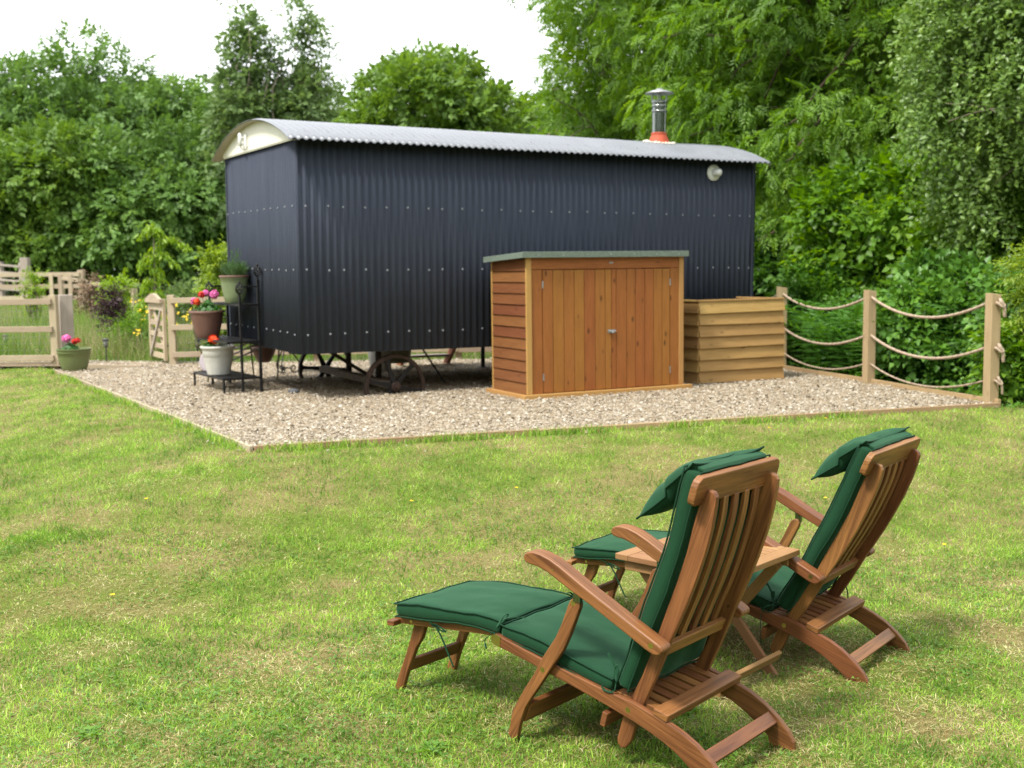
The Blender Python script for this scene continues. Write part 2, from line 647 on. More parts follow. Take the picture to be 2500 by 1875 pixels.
def ground_mat(kind):
    m, n, l, b = new_mat(kind)
    ge = n.new("ShaderNodeNewGeometry")
    big = noise_tex(n, l, ge.outputs["Position"], 1.1, 4, 0.6)
    mid = noise_tex(n, l, ge.outputs["Position"], 9, 4, 0.65)
    fine = noise_tex(n, l, ge.outputs["Position"], 230, 3, 0.75)
    if kind == "lawn_turf":
        r1 = ramp(n, [(0.42, (0.15, 0.19, 0.035)), (0.56, (0.26, 0.21, 0.09))])
        l.new(big, r1.inputs[0])
        fr = ramp(n, [(0.38, (0, 0, 0)), (0.62, (1, 1, 1))])
        l.new(fine, fr.inputs[0])
        c = mixc(n, l, math_n(n, l, 'MULTIPLY', fr.outputs[0], 0.85), r1.outputs[0], (0.045, 0.06, 0.012))
    elif kind == "meadow_turf":
        r1 = ramp(n, [(0.35, (0.10, 0.17, 0.028)), (0.65, (0.16, 0.17, 0.05))])
        l.new(big, r1.inputs[0])
        c = mixc(n, l, math_n(n, l, 'MULTIPLY', fine, 0.6), r1.outputs[0], (0.03, 0.05, 0.01))
    elif kind == "woodland_soil":
        r1 = ramp(n, [(0.35, (0.022, 0.022, 0.012)), (0.65, (0.03, 0.045, 0.014))])
        l.new(mid, r1.inputs[0])
        c = r1.outputs[0]
    else:
        r1 = ramp(n, [(0.3, (0.22, 0.17, 0.11)), (0.7, (0.34, 0.27, 0.18))])
        l.new(fine, r1.inputs[0])
        c = r1.outputs[0]
    l.new(c, b.inputs["Base Color"])
    b.inputs["Roughness"].default_value = 0.95
    b.inputs["Specular IOR Level"].default_value = 0.1
    bump_to(n, l, b, fine, 0.6, 0.01)
    return m


def grid_ground(name, xs, ys, keep, mat):
    X, Y = np.meshgrid(xs, ys)
    Z = height(X, Y)
    nx, ny = len(xs), len(ys)
    V = np.stack([X.ravel(), Y.ravel(), Z.ravel()], 1)
    i, j = np.meshgrid(np.arange(nx - 1), np.arange(ny - 1))
    q = np.stack([j * nx + i, j * nx + i + 1, (j + 1) * nx + i + 1, (j + 1) * nx + i], -1).reshape(-1, 4)
    c = V[q].mean(1)
    q = q[keep(c[:, 0], c[:, 1])]
    used = np.unique(q)
    remap = np.full(len(V), -1)
    remap[used] = np.arange(len(used))
    o = np_mesh(name, V[used], remap[q], mat, smooth=True)
    return _props(o, kind='structure')


is_wood = lambda x, y: (fence_d(x, y) > 0.05) & (edge_d(x, y)[1] < 0.0)
grid_ground("lawn", np.arange(-17, 14.01, 0.25), np.arange(-8, 16.26, 0.25), lambda x, y: ~is_wood(x, y), ground_mat("lawn_turf"))
grid_ground("woodland_floor", np.arange(0, 60.01, 0.5), np.arange(9.0, 70.01, 0.5), lambda x, y: is_wood(x, y), ground_mat("woodland_soil"))
grid_ground("meadow", np.arange(-90, 20.01, 1.0), np.arange(16.25, 110.01, 1.0), lambda x, y: ~is_wood(x, y), ground_mat("meadow_turf"))
far = mk("ground", [(-700, -700, -1.2), (700, -700, -1.2), (700, 900, -1.2), (-700, 900, -1.2)], [(0, 1, 2, 3)], ground_mat("far_turf"), fix=False)
far.data.materials.clear(); far.data.materials.append(bpy.data.materials["meadow_turf"])
_props(far, kind='structure')

# ------------------------------------------------------------------ gravel
GP = [tuple(EA), tuple(EB), tuple(EB + FD * 6.15), (-4.3, 16.1), (-4.45, 15.42), tuple(EC)]
PATH = [(-4.3, 16.1), (-6.15, 16.75), (-13.0, 16.95), (-13.0, 16.3), (-6.05, 15.83), (-4.98, 15.44), (-4.45, 15.42)]
GRAVEL = ground_mat("gravel_grit")


def flat_poly(name, pts, z, mat):
    o = mk(name, [(x, y, z) for x, y in pts], [tuple(range(len(pts)))], mat, fix=False)
    if o.data.polygons[0].normal.z < 0:
        o.data.flip_normals()
    return _props(o, kind='structure')


bed = flat_poly("gravel_bed", GP, 0.0, GRAVEL)
path = flat_poly("gravel_path", PATH, 0.002, GRAVEL)


def in_poly(px, py, poly):
    ins = np.zeros(len(px), bool)
    k = len(poly)
    for i in range(k):
        x1, y1 = poly[i]
        x2, y2 = poly[(i + 1) % k]
        c = ((y1 > py) != (y2 > py)) & (px < (x2 - x1) * (py - y1) / (y2 - y1 + 1e-12) + x1)
        ins ^= c
    return ins


def edging(a, b, mat, n, w=0.032, top=0.022, parent=bed):
    a, b = np.array(a), np.array(b)
    for i in range(n):
        p, q = a + (b - a) * (i / n), a + (b - a) * ((i + 1) / n)
        d = (q - p) / np.linalg.norm(q - p)
        p, q = p + d * 0.004, q - d * 0.004
        dz = random.uniform(-0.004, 0.004)
        V, F = barvf((p[0], p[1], top - 0.07 + dz), (q[0], q[1], top - 0.07 - dz), w, 0.14)
        mk("edging_board", V, F, mat, parent, axis=(d[0], d[1], 0), bevel=0.003)


edging(EA + N1 * 0.016, EB + N1 * 0.016, EDGE_WOOD, 3)
edging(EA + N2 * 0.018, EC + N2 * 0.018, EDGE_PALE, 3, w=0.028, top=0.02)
edging(EB + N3 * 0.02, EB + FD * 6.1 + N3 * 0.02, EDGE_WOOD, 2, top=0.05)
edging((-6.0, 15.80), (-4.95, 15.41), EDGE_PALE, 1, w=0.045, top=0.03, parent=path)
edging((-13.0, 16.27), (-6.45, 16.12), EDGE_PALE, 3, w=0.05, top=0.04, parent=path)


def pebbles(name, n, mat):
    y = np.exp(RNG.uniform(math.log(8.0), math.log(17.2), n * 3))
    x = RNG.uniform(-0.56, 0.56, n * 3) * y
    ok = in_poly(x, y, GP) | in_poly(x, y, PATH)
    spill = (edge_d(x, y)[0] > 0.03) & (RNG.random(len(x)) < 0.05 * np.exp(-np.maximum(edge_d(x, y)[0], 0) / 0.07)) & (y < 14)
    ok = ok | spill
    x, y = x[ok][:n], y[ok][:n]
    n = len(x)
    base = np.array([(1, 0, 0), (0.3, 0.95, 0.1), (-0.95, 0.2, 0), (-0.2, -1, 0.05), (0.1, 0.1, 0.8)])
    T = np.array([(0, 1, 4), (1, 2, 4), (2, 3, 4), (3, 0, 4)])
    s = RNG.lognormal(math.log(0.0088), 0.36, n).clip(0.0045, 0.023) * (y / 9.5) ** 0.35
    ang = RNG.uniform(0, 6.283, n)
    tilt = RNG.normal(0, 0.35, n)
    V = base[None] * (s[:, None, None] * np.stack([np.ones(n), RNG.uniform(0.6, 1.0, n), RNG.uniform(0.45, 0.8, n)], 1)[:, None, :])
    V = V * (1 + RNG.normal(0, 0.13, (n, 5, 1)))
    ct, st = np.cos(tilt)[:, None], np.sin(tilt)[:, None]
    X, Z = V[..., 0] * ct - V[..., 2] * st, V[..., 0] * st + V[..., 2] * ct
    ca, sa = np.cos(ang)[:, None], np.sin(ang)[:, None]
    XX, YY = X * ca - V[..., 1] * sa, X * sa + V[..., 1] * ca
    P = np.stack([XX + x[:, None], YY + y[:, None], Z + (np.maximum(height(x, y) + 0.0, np.where(edge_d(x, y)[0] > 0, -1, 0.0)) + 0.003 + s * RNG.uniform(0.1, 0.7, n))[:, None]], -1).reshape(-1, 3)
    TT = (T[None] + (np.arange(n) * 5)[:, None, None]).reshape(-1, 3)
    o = np_mesh(name, P, TT, mat, attrs={"rnd": np.repeat(RNG.random(n), 5)})
    return _props(o, kind='stuff')


def pebble_mat():
    m, n, l, b = new_mat("pebble")
    at = n.new("ShaderNodeAttribute")
    at.attribute_name = "rnd"
    rp = ramp(n, [(0.0, (0.13, 0.108, 0.078)), (0.18, (0.21, 0.165, 0.11)), (0.4, (0.27, 0.222, 0.152)),
                  (0.6, (0.27, 0.236, 0.184)), (0.8, (0.34, 0.295, 0.223)), (1.0, (0.50, 0.46, 0.39))])
    l.new(at.outputs["Fac"], rp.inputs[0])
    l.new(rp.outputs[0], b.inputs["Base Color"])
    b.inputs["Roughness"].default_value = 0.7
    b.inputs["Specular IOR Level"].default_value = 0.3
    return m


pebbles("gravel", 105000, pebble_mat())

# ------------------------------------------------------------------ shepherd's hut
PITCH_C = 0.0762
HYAW, HTL, HTW = 0.5049, -0.0076, 0.012
ex = Vector((math.cos(HYAW), math.sin(HYAW), HTL)).normalized()
ez = Vector((-HTL * math.cos(HYAW) + HTW * math.sin(HYAW), -HTL * math.sin(HYAW) - HTW * math.cos(HYAW), 1)).normalized()
ey = ez.cross(ex)
MH = Matrix((ex, ey, ez)).transposed().to_4x4()
MH.translation = (-1.9844, 11.1727, 0)
hut = thing("shepherd_hut", "long dark blue corrugated shepherd's hut on iron wheels with a curved roof", "hut", mat4=MH)
A0, A1, HW, ZB, ZT = -0.081, 5.553, 2.447, 0.4575, 2.545


def corr(name, o, d, n, length, z0, z1, mat, phase=0.0, lift=0.0, amp=0.0105, label=None):
    """one corrugated sheet standing on a wall: o origin, d run, n outward normal (2-D, hut axes)"""
    k = max(3, int(round(length / PITCH_C * 8)))
    V, F = [], []
    for i in range(k + 1):
        s = length * i / k
        w = amp * math.cos(2 * math.pi * (s + phase) / PITCH_C) + lift
        x, y = o[0] + d[0] * s + n[0] * w, o[1] + d[1] * s + n[1] * w
        V += [(x, y, z0), (x, y, z1)]
    for i in range(k):
        F.append((2 * i, 2 * i + 2, 2 * i + 3, 2 * i + 1))
    ob = mk(name, V, F, mat, hut, fix=False, smooth=True, axis=(0, 0, 1))
    so = ob.modifiers.new("gauge", 'SOLIDIFY')
    so.thickness = 0.0015
    so.offset = 0
    return ob


breaks = [A0, 5 * PITCH_C, 19 * PITCH_C, 33 * PITCH_C, 47 * PITCH_C, 61 * PITCH_C, A1]
for i in range(len(breaks) - 1):
    s0, s1 = breaks[i], breaks[i + 1] + (0.03 if i < 5 else 0)
    corr("wall_sheet", (s0, 0), (1, 0), (0, -1), s1 - s0, ZB, ZT, HUT_BLUE, phase=s0, lift=0.0022 * (i % 2))
bre = [0.0, 0.85, 1.70, HW]
for i in range(3):
    s0, s1 = bre[i], bre[i + 1] + (0.03 if i < 2 else 0)
    corr("wall_sheet", (A0, s0), (0, 1), (-1, 0), s1 - s0, ZB, ZT - 0.02, HUT_BLUE, phase=s0 - 0.1, lift=0.0004 * (i % 2))
corr("wall_sheet", (A1, 0), (0, 1), (1, 0), HW, ZB, ZT - 0.02, HUT_BLUE)
corr("wall_sheet", (A0, HW), (1, 0), (0, 1), A1 - A0, ZB, ZT, HUT_BLUE)
for x, y, sx, sy in ((A1, 0, 1, -1), (A0, HW, -1, 1)):
    mb = MB()
    mb.box(min(x, x + sx * -0.035) - 0.0, max(x, x + sx * -0.035), min(y + sy * 0.011, y + sy * 0.013), max(y + sy * 0.011, y + sy * 0.013), ZB - 0.004, ZT - 0.03)
    mb.box(min(x + sx * 0.011, x + sx * 0.013), max(x + sx * 0.011, x + sx * 0.013), min(y + sy * 0.013, y - sy * 0.035), max(y + sy * 0.013, y - sy * 0.035), ZB - 0.004, ZT - 0.03)
    mb.obj("corner_flashing", HUT_BLUE, hut, axis=(0, 0, 1))

# screws: 3-corrugation spacing with a 2-corrugation step at each sheet lap
steps = [3, 2, 3, 3, 3, 3, 2, 3, 3, 3, 3, 2, 3, 3, 3, 3, 2, 3, 3, 3, 3, 3, 3, 3, 2, 2]
pos = [0]
for s in steps:
    pos.append(pos[-1] + s)
sc_me = None


def screw(p, rot, parent):
    global sc_me
    if sc_me is None:
        mb = MB()
        mb.lathe([(0.0105, 0), (0.0105, 0.002), (0.0065, 0.0022), (0.0065, 0.0065), (0.004, 0.0075)], 10)
        o = mb.obj("screw", SCREW, parent, axis=(0, 0, 1))
        sc_me = o.data
    else:
        o = bpy.data.objects.new("screw", sc_me)
        COL.objects.link(o)
        o.parent = parent
    o.location = p
    o.rotation_euler = rot
    return o


for z in (1.886, 1.273, 0.65):
    for k in pos:
        screw((k * PITCH_C, -0.0125, z + random.uniform(-0.006, 0.006)), (math.pi / 2, 0, 0), hut)
    for k in range(11):
        screw((A0 - 0.0118, 0.10 + k * 3 * PITCH_C, z + random.uniform(-0.006, 0.006)), (0, -math.pi / 2, 0), hut)

# curved roof
RB0, RB1, RMID, RPK, RED = -0.18, 2.627, 1.2235, 2.80, 2.498
hc, sag = (RB1 - RB0) / 2, RPK - RED
RR = (hc * hc + sag * sag) / (2 * sag)
TH = math.asin(hc / RR)


def roof_pt(a, t, off=0.0):
    th = -TH + 2 * TH * t
    return (a, RMID + (RR + off) * math.sin(th), RPK - RR + (RR + off) * math.cos(th))


ra = [-0.205, 0.87, 1.94, 3.01, 4.08, 5.15, 5.675]
for i in range(len(ra) - 1):
    a0, a1 = ra[i], ra[i + 1] + (0.05 if i < len(ra) - 2 else 0)
    na, nt = int((a1 - a0) / PITCH_C * 8), 22
    V, F = [], []
    for p in range(na + 1):
        a = a0 + (a1 - a0) * p / na
        w = 0.010 * math.cos(2 * math.pi * a / PITCH_C) + 0.0024 * (i % 2)
        for q in range(nt + 1):
            V.append(roof_pt(a, q / nt, w))
    for p in range(na):
        for q in range(nt):
            b0 = p * (nt + 1) + q
            F.append((b0, b0 + nt + 1, b0 + nt + 2, b0 + 1))
    ob = mk("roof_sheet", V, F, ROOF_BLUE, hut, fix=False, smooth=True, axis=(0, 1, 0))
    so = ob.modifiers.new("gauge", 'SOLIDIFY')
    so.thickness = 0.002
    so.offset = 0
for k in range(24):
    a = 0.03 + k * 3 * PITCH_C
    x, y, z = roof_pt(a, 0.10, 0.011)
    screw((x, y, z), (TH * 0.8, 0, 0), hut).name = "roof_screw"

# cream gable and lining under the overhang
n = 24
V, F = [], []
for k in range(n + 1):
    b = 0.0 + HW * k / n
    z = RPK - RR + math.sqrt((RR - 0.016) ** 2 - (b - RMID) ** 2)
    V += [(A0 - 0.016, b, 2.518), (A0 - 0.016, b, z)]
for k in range(n):
    F.append((2 * k, 2 * k + 1, 2 * k + 3, 2 * k + 2))
g = mk("gable_board", V, F, CREAM, hut, axis=(0, 1, 0))
so = g.modifiers.new("depth", 'SOLIDIFY'); so.thickness = 0.02; so.offset = 1
box_obj("gable_sill", A0 - 0.030, A0 - 0.0135, -0.012, HW + 0.012, 2.505, 2.522, CREAM, hut, 0.002)
for (a0, a1) in ((-0.2, A0 - 0.012), (A1 + 0.012, 5.672)):
    V, F = [], []
    for q in range(23):
        V += [roof_pt(a0, q / 22, -0.013), roof_pt(a1, q / 22, -0.013)]
    for q in range(22):
        F.append((2 * q, 2 * q + 1, 2 * q + 3, 2 * q + 2))
    ob = mk("overhang_lining", V, F, CREAM_LINER, hut, axis=(0, 1, 0), smooth=True)
n = 24
V, F = [], []
for k in range(n + 1):
    b = HW * k / n
    z = RPK - RR + math.sqrt((RR - 0.016) ** 2 - (b - RMID) ** 2)
    V += [(A1 + 0.016, b, 2.518), (A1 + 0.016, b, z)]
for k in range(n):
    F.append((2 * k, 2 * k + 2, 2 * k + 3, 2 * k + 1))
mk("gable_board", V, F, CREAM, hut, axis=(0, 1, 0))

# aerial on the gable
mb = MB()
mb.tube([(A0 - 0.075, 1.595, 2.575), (A0 - 0.075, 1.595, 2.585), (A0 - 0.075, 1.595, 2.705), (A0 - 0.075, 1.595, 2.715)], [0.012, 0.024, 0.024, 0.012], 14)
ant = mb.obj("aerial", WHITE_PLASTIC, hut, smooth=True, axis=(0, 0, 1))
mb = MB()
mb.tube([(A0 - 0.075, 1.595, 2.665), (A0 - 0.04, 1.50, 2.665)], 0.006, 8)
mb.tube([(A0 - 0.075, 1.595, 2.61), (A0 - 0.04, 1.50, 2.61)], 0.006, 8)
mb.box(A0 - 0.06, A0 - 0.03, 1.46, 1.505, 2.56, 2.69)
mb.obj("bracket", WHITE_PLASTIC, ant, axis=(0, 0, 1))
mb = MB(); mb.tube(bez([(A0 - 0.075, 1.595, 2.575), (A0 - 0.07, 1.585, 2.55), (A0 - 0.04, 1.53, 2.535), (A0 - 0.034, 1.50, 2.55)], 10), 0.004, 6)
mb.obj("cable", GRAPHITE, ant)

# flue
fx, fy = 4.67, 0.70
fz = roof_pt(0, 0.5 + math.asin((fy - RMID) / RR) / (2 * TH))[2]
flue = MB().lathe([(0.086, 2.70), (0.086, 3.262)], 28, (fx, fy, 0)).obj("flue_pipe", STEEL, hut, smooth=True, axis=(0, 0, 1))
flue.modifiers.new("e", 'EDGE_SPLIT')
prof = []
for k in range(9):
    t = k / 8
    r = 0.158 - 0.066 * min(1, t * 1.15)
    z = fz - 0.075 + t * 0.18
    prof += [(r + 0.004, z), (r + 0.004, z + 0.010), (r - 0.003, z + 0.0105), (r - 0.003, z + 0.0165)]
MB().lathe(prof, 28, (fx, fy, 0)).obj("rubber_boot", RED_BOOT, flue, axis=(0, 0, 1))
mb = MB()
for k in range(26):
    a = 2 * math.pi * k / 26
    r = 0.172 + random.uniform(-0.008, 0.01)
    x, y = fx + r * math.cos(a), fy + r * math.sin(a)
    z = roof_pt(0, 0.5 + math.asin((y - RMID) / RR) / (2 * TH))[2] + 0.012
    h = random.uniform(0.010, 0.02)
    mb.lathe([(0.001, -h), (0.022, -h * 0.5), (0.026, 0), (0.018, h * 0.6), (0.001, h)], 7, (x, y, z))
mb.obj("sealant_bead", SEALANT, flue, smooth=True)
for z in (3.13, 3.19, 3.235):
    MB().lathe([(0.087, z - 0.014), (0.0925, z - 0.011), (0.0925, z + 0.011), (0.087, z + 0.014)], 28, (fx, fy, 0)).obj("band", STEEL, flue, smooth=True, axis=(0, 0, 1))
mb = MB()
for k in range(4):
    a = math.pi / 4 + k * math.pi / 2
    mb.box(fx + 0.085 * math.cos(a) - 0.008, fx + 0.085 * math.cos(a) + 0.008, fy + 0.085 * math.sin(a) - 0.004, fy + 0.085 * math.sin(a) + 0.004, 3.25, 3.35)
mb.obj("cowl_strut", STEEL_DULL, flue)
MB().lathe([(0.170, 3.338), (0.172, 3.345), (0.09, 3.375), (0.04, 3.388), (0.036, 3.398), (0.006, 3.402)], 28, (fx, fy, 0)).obj("cowl", STEEL_DULL, flue, smooth=True, axis=(0, 0, 1))

# white round vent on the front wall
vx, vz = 4.931, 2.372
vent = MB().lathe([(0.094, 0), (0.094, 0.012), (0.082, 0.022), (0.045, 0.026), (0.02, 0.026)], 28).obj("wall_vent", WHITE_PLASTIC, hut, smooth=True, axis=(0, 0, 1))
vent.location = (vx, -0.010, vz)
vent.rotation_euler = (math.pi / 2, 0, 0)
MB().tube([(0, 0, 0.02), (0, 0, 0.05), (0.012, 0, 0.075), (0.04, 0, 0.085)], [0.042, 0.042, 0.041, 0.040], 18).obj("spout", WHITE_PLASTIC, vent, smooth=True)
MB().tube([(0.040, 0, 0.0853), (0.044, 0, 0.0856)], [0.033, 0.030], 18).obj("spout_mouth", STEEL_DULL, vent)

# chassis and wheels
box_obj("floor_frame", A0 + 0.03, A1 - 0.03, 0.03, HW - 0.03, ZB + 0.004, ZB + 0.05, PALE_WOOD, hut)  # pale timber chosen so the floor bounces light beneath the hut
for b in (0.62, 1.82):
    box_obj("chassis_beam", A0 + 0.1, A1 - 0.1, b - 0.04, b + 0.04, ZB - 0.04, ZB + 0.003, DARK_TIMBER, hut)


def wheel(a, b, z, spin, parent):
    R, w = 0.33, 0.06
    rp = [(R - 0.036, -w / 2), (R, -w / 2), (R, w / 2), (R - 0.03, w / 2), (R - 0.03, -w / 2)]
    k = 40
    V, F = [], []
    for i in range(k):
        an = 2 * math.pi * i / k
        for r, y in rp[:4]:
            V.append((r * math.cos(an), y, r * math.sin(an)))
    for i in range(k):
        for j in range(4):
            p, q = i * 4 + j, i * 4 + (j + 1) % 4
            F.append((p, q, (q + 4) % (4 * k), (p + 4) % (4 * k)))
    root = bpy.data.objects.new("wagon_wheel", None)
    COL.objects.link(root)
    root.parent = parent
    root.location = (a, b, z)
    mk("rim", V, F, RUST_IRON, root, bevel=0.004)
    for i in range(6):
        an = spin + i * math.pi / 3
        d = Vector((math.cos(an), 0, math.sin(an)))
        s = Vector((-math.sin(an), 0, math.cos(an)))
        V = []
        for r, hw, ht in ((0.04, 0.028, 0.022), (0.16, 0.020, 0.015), (0.265, 0.021, 0.015), (R - 0.03, 0.042, 0.02)):
            for i2, j2 in ((-1, -1), (1, -1), (1, 1), (-1, 1)):
                V.append(d * r + s * (i2 * hw) + Vector((0, j2 * ht, 0)))
        F = [(0, 1, 2, 3), (15, 14, 13, 12)]
        for q in range(3):
            for j in range(4):
                p0, p1 = q * 4 + j, q * 4 + (j + 1) % 4
                F.append((p0, p1, p1 + 4, p0 + 4))
        mk("spoke", V, F, BLACK_IRON, root, bevel=0.004, axis=tuple(d))
    mb = MB()
    mb.tube([(0, -0.055, 0), (0, -0.05, 0), (0, 0.05, 0), (0, 0.055, 0)], [0.044, 0.05, 0.05, 0.044], 20)
    mb.tube([(0, -0.08, 0), (0, -0.055, 0)], 0.024, 12)
    mb.obj("hub", RUST_IRON, root)
    return root


for a in (0.95, 4.55):
    wheel(a, 0.10, 0.085, math.radians(47), hut)
    wheel(a + 0.05, 2.30, 0.085, math.radians(-5), hut)
    box_obj("axle", a - 0.05, a + 0.05, 0.16, 2.24, 0.055, 0.125, BEAM_TIMBER, hut, 0.006)
    for b in (0.85, 1.75):
        box_obj("chassis_post", a + 0.11, a + 0.16, b - 0.03, b + 0.03, 0.02, ZB - 0.041, DARK_TIMBER, hut, 0.004)
        if b > 1:
            continue
        mb = MB(); mb.bar((a - 0.42, b, ZB - 0.05), (a + 0.1, b, 0.08), 0.045, 0.035)
        mb.obj("brace", DARK_TIMBER, hut)
for a, b in ((3.116, 2.30), (5.35, 2.30), (5.35, 0.15)):
    mb = MB()
    mb.tube([(a, b, -0.02), (a, b, ZB - 0.03)], 0.026, 10)
    mb.box(a - 0.06, a + 0.06, b - 0.06, b + 0.06, -0.01, 0.012)
    mb.obj("jack_leg", BLACK_STEEL, hut)
mb = MB(); mb.tube([(1.62, 0.95, ZB - 0.02), (1.86, 0.80, 0.0)], 0.011, 8)
mb.obj("prop_rod", BLACK_STEEL, hut)

# wooden steps behind the hut, seen under its floor
st = thing("wooden_steps", "red brown wooden steps standing behind the hut, seen beneath its floor", "steps", mat4=MH @ Matrix.Translation((2.30, 2.52, 0)))
for x in (0.0, 0.68):
    V = [(x, 0.55, 0), (x, 0.68, 0), (x, 0.18, 0.52), (x, 0.05, 0.52)]
    V += [(v[0] + 0.045, v[1], v[2]) for v in V]
    mk("stringer", V, [(0, 1, 2, 3), (7, 6, 5, 4), (0, 4, 5, 1), (1, 5, 6, 2), (2, 6, 7, 3), (3, 7, 4, 0)], STEP_WOOD, st, axis=(0, -0.7, 0.7), bevel=0.003)
for z, y in ((0.13, 0.46), (0.30, 0.30), (0.46, 0.14)):
    box_obj("tread", 0.045, 0.68, y, y + 0.17, z - 0.03, z, GREY_WOOD if z < 0.4 else STEP_WOOD, st, 0.003)

# ------------------------------------------------------------------ storage shed
SYAW = 0.4673
MS = Matrix.Translation((0.1489, 11.0753, 0)) @ Matrix.Rotation(SYAW, 4, 'Z')
shed = thing("storage_shed", "low golden timber storage shed with double doors and a green felt roof", "shed", mat4=MS)
SW, SD, SB, SF, SBK = 1.798, 0.732, 0.047, 1.373, 1.338
# base timbers
box_obj("base_timber", -0.07, SW + 0.09, -0.075, -0.005, -0.02, 0.045, SHED_POST, shed, 0.003)
box_obj("base_timber", -0.07, -0.005, -0.004, SD + 0.05, -0.02, 0.043, SHED_POST, shed, 0.003)
box_obj("base_timber", SW + 0.005, SW + 0.07, -0.004, SD + 0.05, -0.02, 0.043, SHED_POST, shed, 0.003)
box_obj("floor", 0.0, SW, 0.0, SD, 0.02, SB, SHED_SIDE, shed)
box_obj("back_wall", 0.02, SW - 0.02, SD - 0.02, SD, SB, SBK - 0.02, SHED_SIDE, shed)


def lap_board(x, y0, y1, z0, z1, sgn, mat, parent, proud=0.017):
    """feather-edged board on a side wall facing -x (sgn -1) or +x"""
    V = [(x, y0, z0), (x, y1, z0), (x, y1, z1), (x, y0, z1),
         (x + sgn * proud, y0, z0), (x + sgn * proud, y1, z0), (x + sgn * 0.003, y1, z1), (x + sgn * 0.003, y0, z1)]
    return mk("board", V, [(0, 1, 2, 3), (7, 6, 5, 4), (0, 4, 5, 1), (1, 5, 6, 2), (2, 6, 7, 3), (3, 7, 4, 0)], mat, parent, axis=(0, 1, 0))


for x, sg in ((0.006, -1), (SW - 0.006, 1)):
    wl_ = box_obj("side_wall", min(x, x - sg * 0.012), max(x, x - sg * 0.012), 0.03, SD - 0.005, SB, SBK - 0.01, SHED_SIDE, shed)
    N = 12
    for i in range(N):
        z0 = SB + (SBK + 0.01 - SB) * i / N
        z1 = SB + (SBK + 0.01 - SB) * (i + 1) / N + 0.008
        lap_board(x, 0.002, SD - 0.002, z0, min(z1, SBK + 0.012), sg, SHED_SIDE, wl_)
    box_obj("corner_post", min(x, x + sg * 0.018), max(x, x + sg * 0.018), SD - 0.001, SD + 0.02, SB, SBK, SHED_POST, shed, 0.002)
# front
for x0, x1 in ((-0.012, 0.043), (SW - 0.043, SW + 0.012)):
    box_obj("corner_post", x0, x1, -0.026, 0.0, SB, SF - 0.005, SHED_POST, shed, 0.002)
box_obj("front_board", 0.046, 0.163, -0.016, 0.004, SB, SF - 0.128, SHED_FRONT, shed, 0.003)
box_obj("front_board", SW - 0.150, SW - 0.046, -0.016, 0.004, SB, SF - 0.128, SHED_FRONT, shed, 0.003)
box_obj("header_board", 0.046, SW - 0.046, -0.018, 0.004, SF - 0.124, SF - 0.006, SHED_FRONT, shed, 0.003)
le = [240, 310, 385, 457, 527, 604, 675, 720]
re_ = [720, 755, 830, 895, 962, 1030, 1095, 1153]
f2x = lambda p: 0.167 + (p - 240) / (1153 - 240) * (SW - 0.154 - 0.167)
for xs in (le, re_):
    door = box_obj("door", f2x(xs[0]) + 0.004, f2x(xs[-1]) - 0.004, -0.006, 0.004, SB + 0.006, SF - 0.132, SHED_SIDE, shed)
    for a, b in zip(xs[:-1], xs[1:]):
        d = random.uniform(0, 0.0015)
        box_obj("board", f2x(a) + 0.0027, f2x(b) - 0.0027, -0.019 - d, -0.0062, SB + 0.005, SF - 0.131, SHED_FRONT, door, 0.003)
for x in (f2x(240), f2x(1153)):
    for z in (SB + 0.16, SF - 0.27):
        box_obj("hinge", x - 0.007, x + 0.007, -0.0235, -0.0205, z - 0.035, z + 0.035, STEEL_DULL, shed)
mb = MB()
mb.box(f2x(720) - 0.045, f2x(720) + 0.04, -0.026, -0.0215, 0.61, 0.645)
mb.tube([(f2x(720) - 0.05, -0.032, 0.628), (f2x(720) + 0.045, -0.032, 0.628)], 0.007, 8)
mb.tube([(f2x(720) + 0.0, -0.034, 0.628), (f2x(720) + 0.0, -0.045, 0.61)], 0.006, 8)
mb.obj("bolt", STEEL_DULL, shed)
mb = MB()
mb.box(f2x(705), f2x(720) + 0.018, -0.024, -0.0185, SF - 0.074, SF - 0.058)
mb.obj("catch", STEEL_DULL, shed)
# roof with felt
V = [(-0.07, -0.065, SF + 0.002), (SW + 0.04, -0.065, SF + 0.002), (SW + 0.04, SD + 0.06, SBK + 0.0), (-0.07, SD + 0.06, SBK + 0.0)]
V += [(v[0], v[1], v[2] + 0.035) for v in V]
BF = [(3, 2, 1, 0), (4, 5, 6, 7), (0, 1, 5, 4), (1, 2, 6, 5), (2, 3, 7, 6), (3, 0, 4, 7)]
roof = mk("roof", V, BF, FELT, shed, bevel=0.004)
V = [(-0.076, -0.071, SF - 0.012), (SW + 0.046, -0.071, SF - 0.012), (SW + 0.046, -0.0655, SF - 0.012), (-0.076, -0.0655, SF - 0.012)]
V += [(v[0], v[1], SF + 0.046) for v in V]
mk("felt_edge", V, BF, FELT_EDGE, roof, bevel=0.003)
for x0, x1 in ((-0.076, -0.0705), (SW + 0.0405, SW + 0.046)):
    V = [(x0, -0.065, SF - 0.012), (x1, -0.065, SF - 0.012), (x1, SD + 0.062, SBK - 0.014), (x0, SD + 0.062, SBK - 0.014)]
    V += [(v[0], v[1], v[2] + 0.056) for v in V]
    mk("felt_edge", V, BF, FELT_EDGE, roof, bevel=0.003)
for k in range(7):
    MB().lathe([(0.006, 0), (0.005, 0.0015)], 8).obj("felt_nail", STEEL_DULL, roof).matrix_local = Matrix.Translation((0.1 + k * 0.27, -0.0715, SF + 0.015 + random.uniform(-0.006, 0.006))) @ Matrix.Rotation(math.pi / 2, 4, 'X')

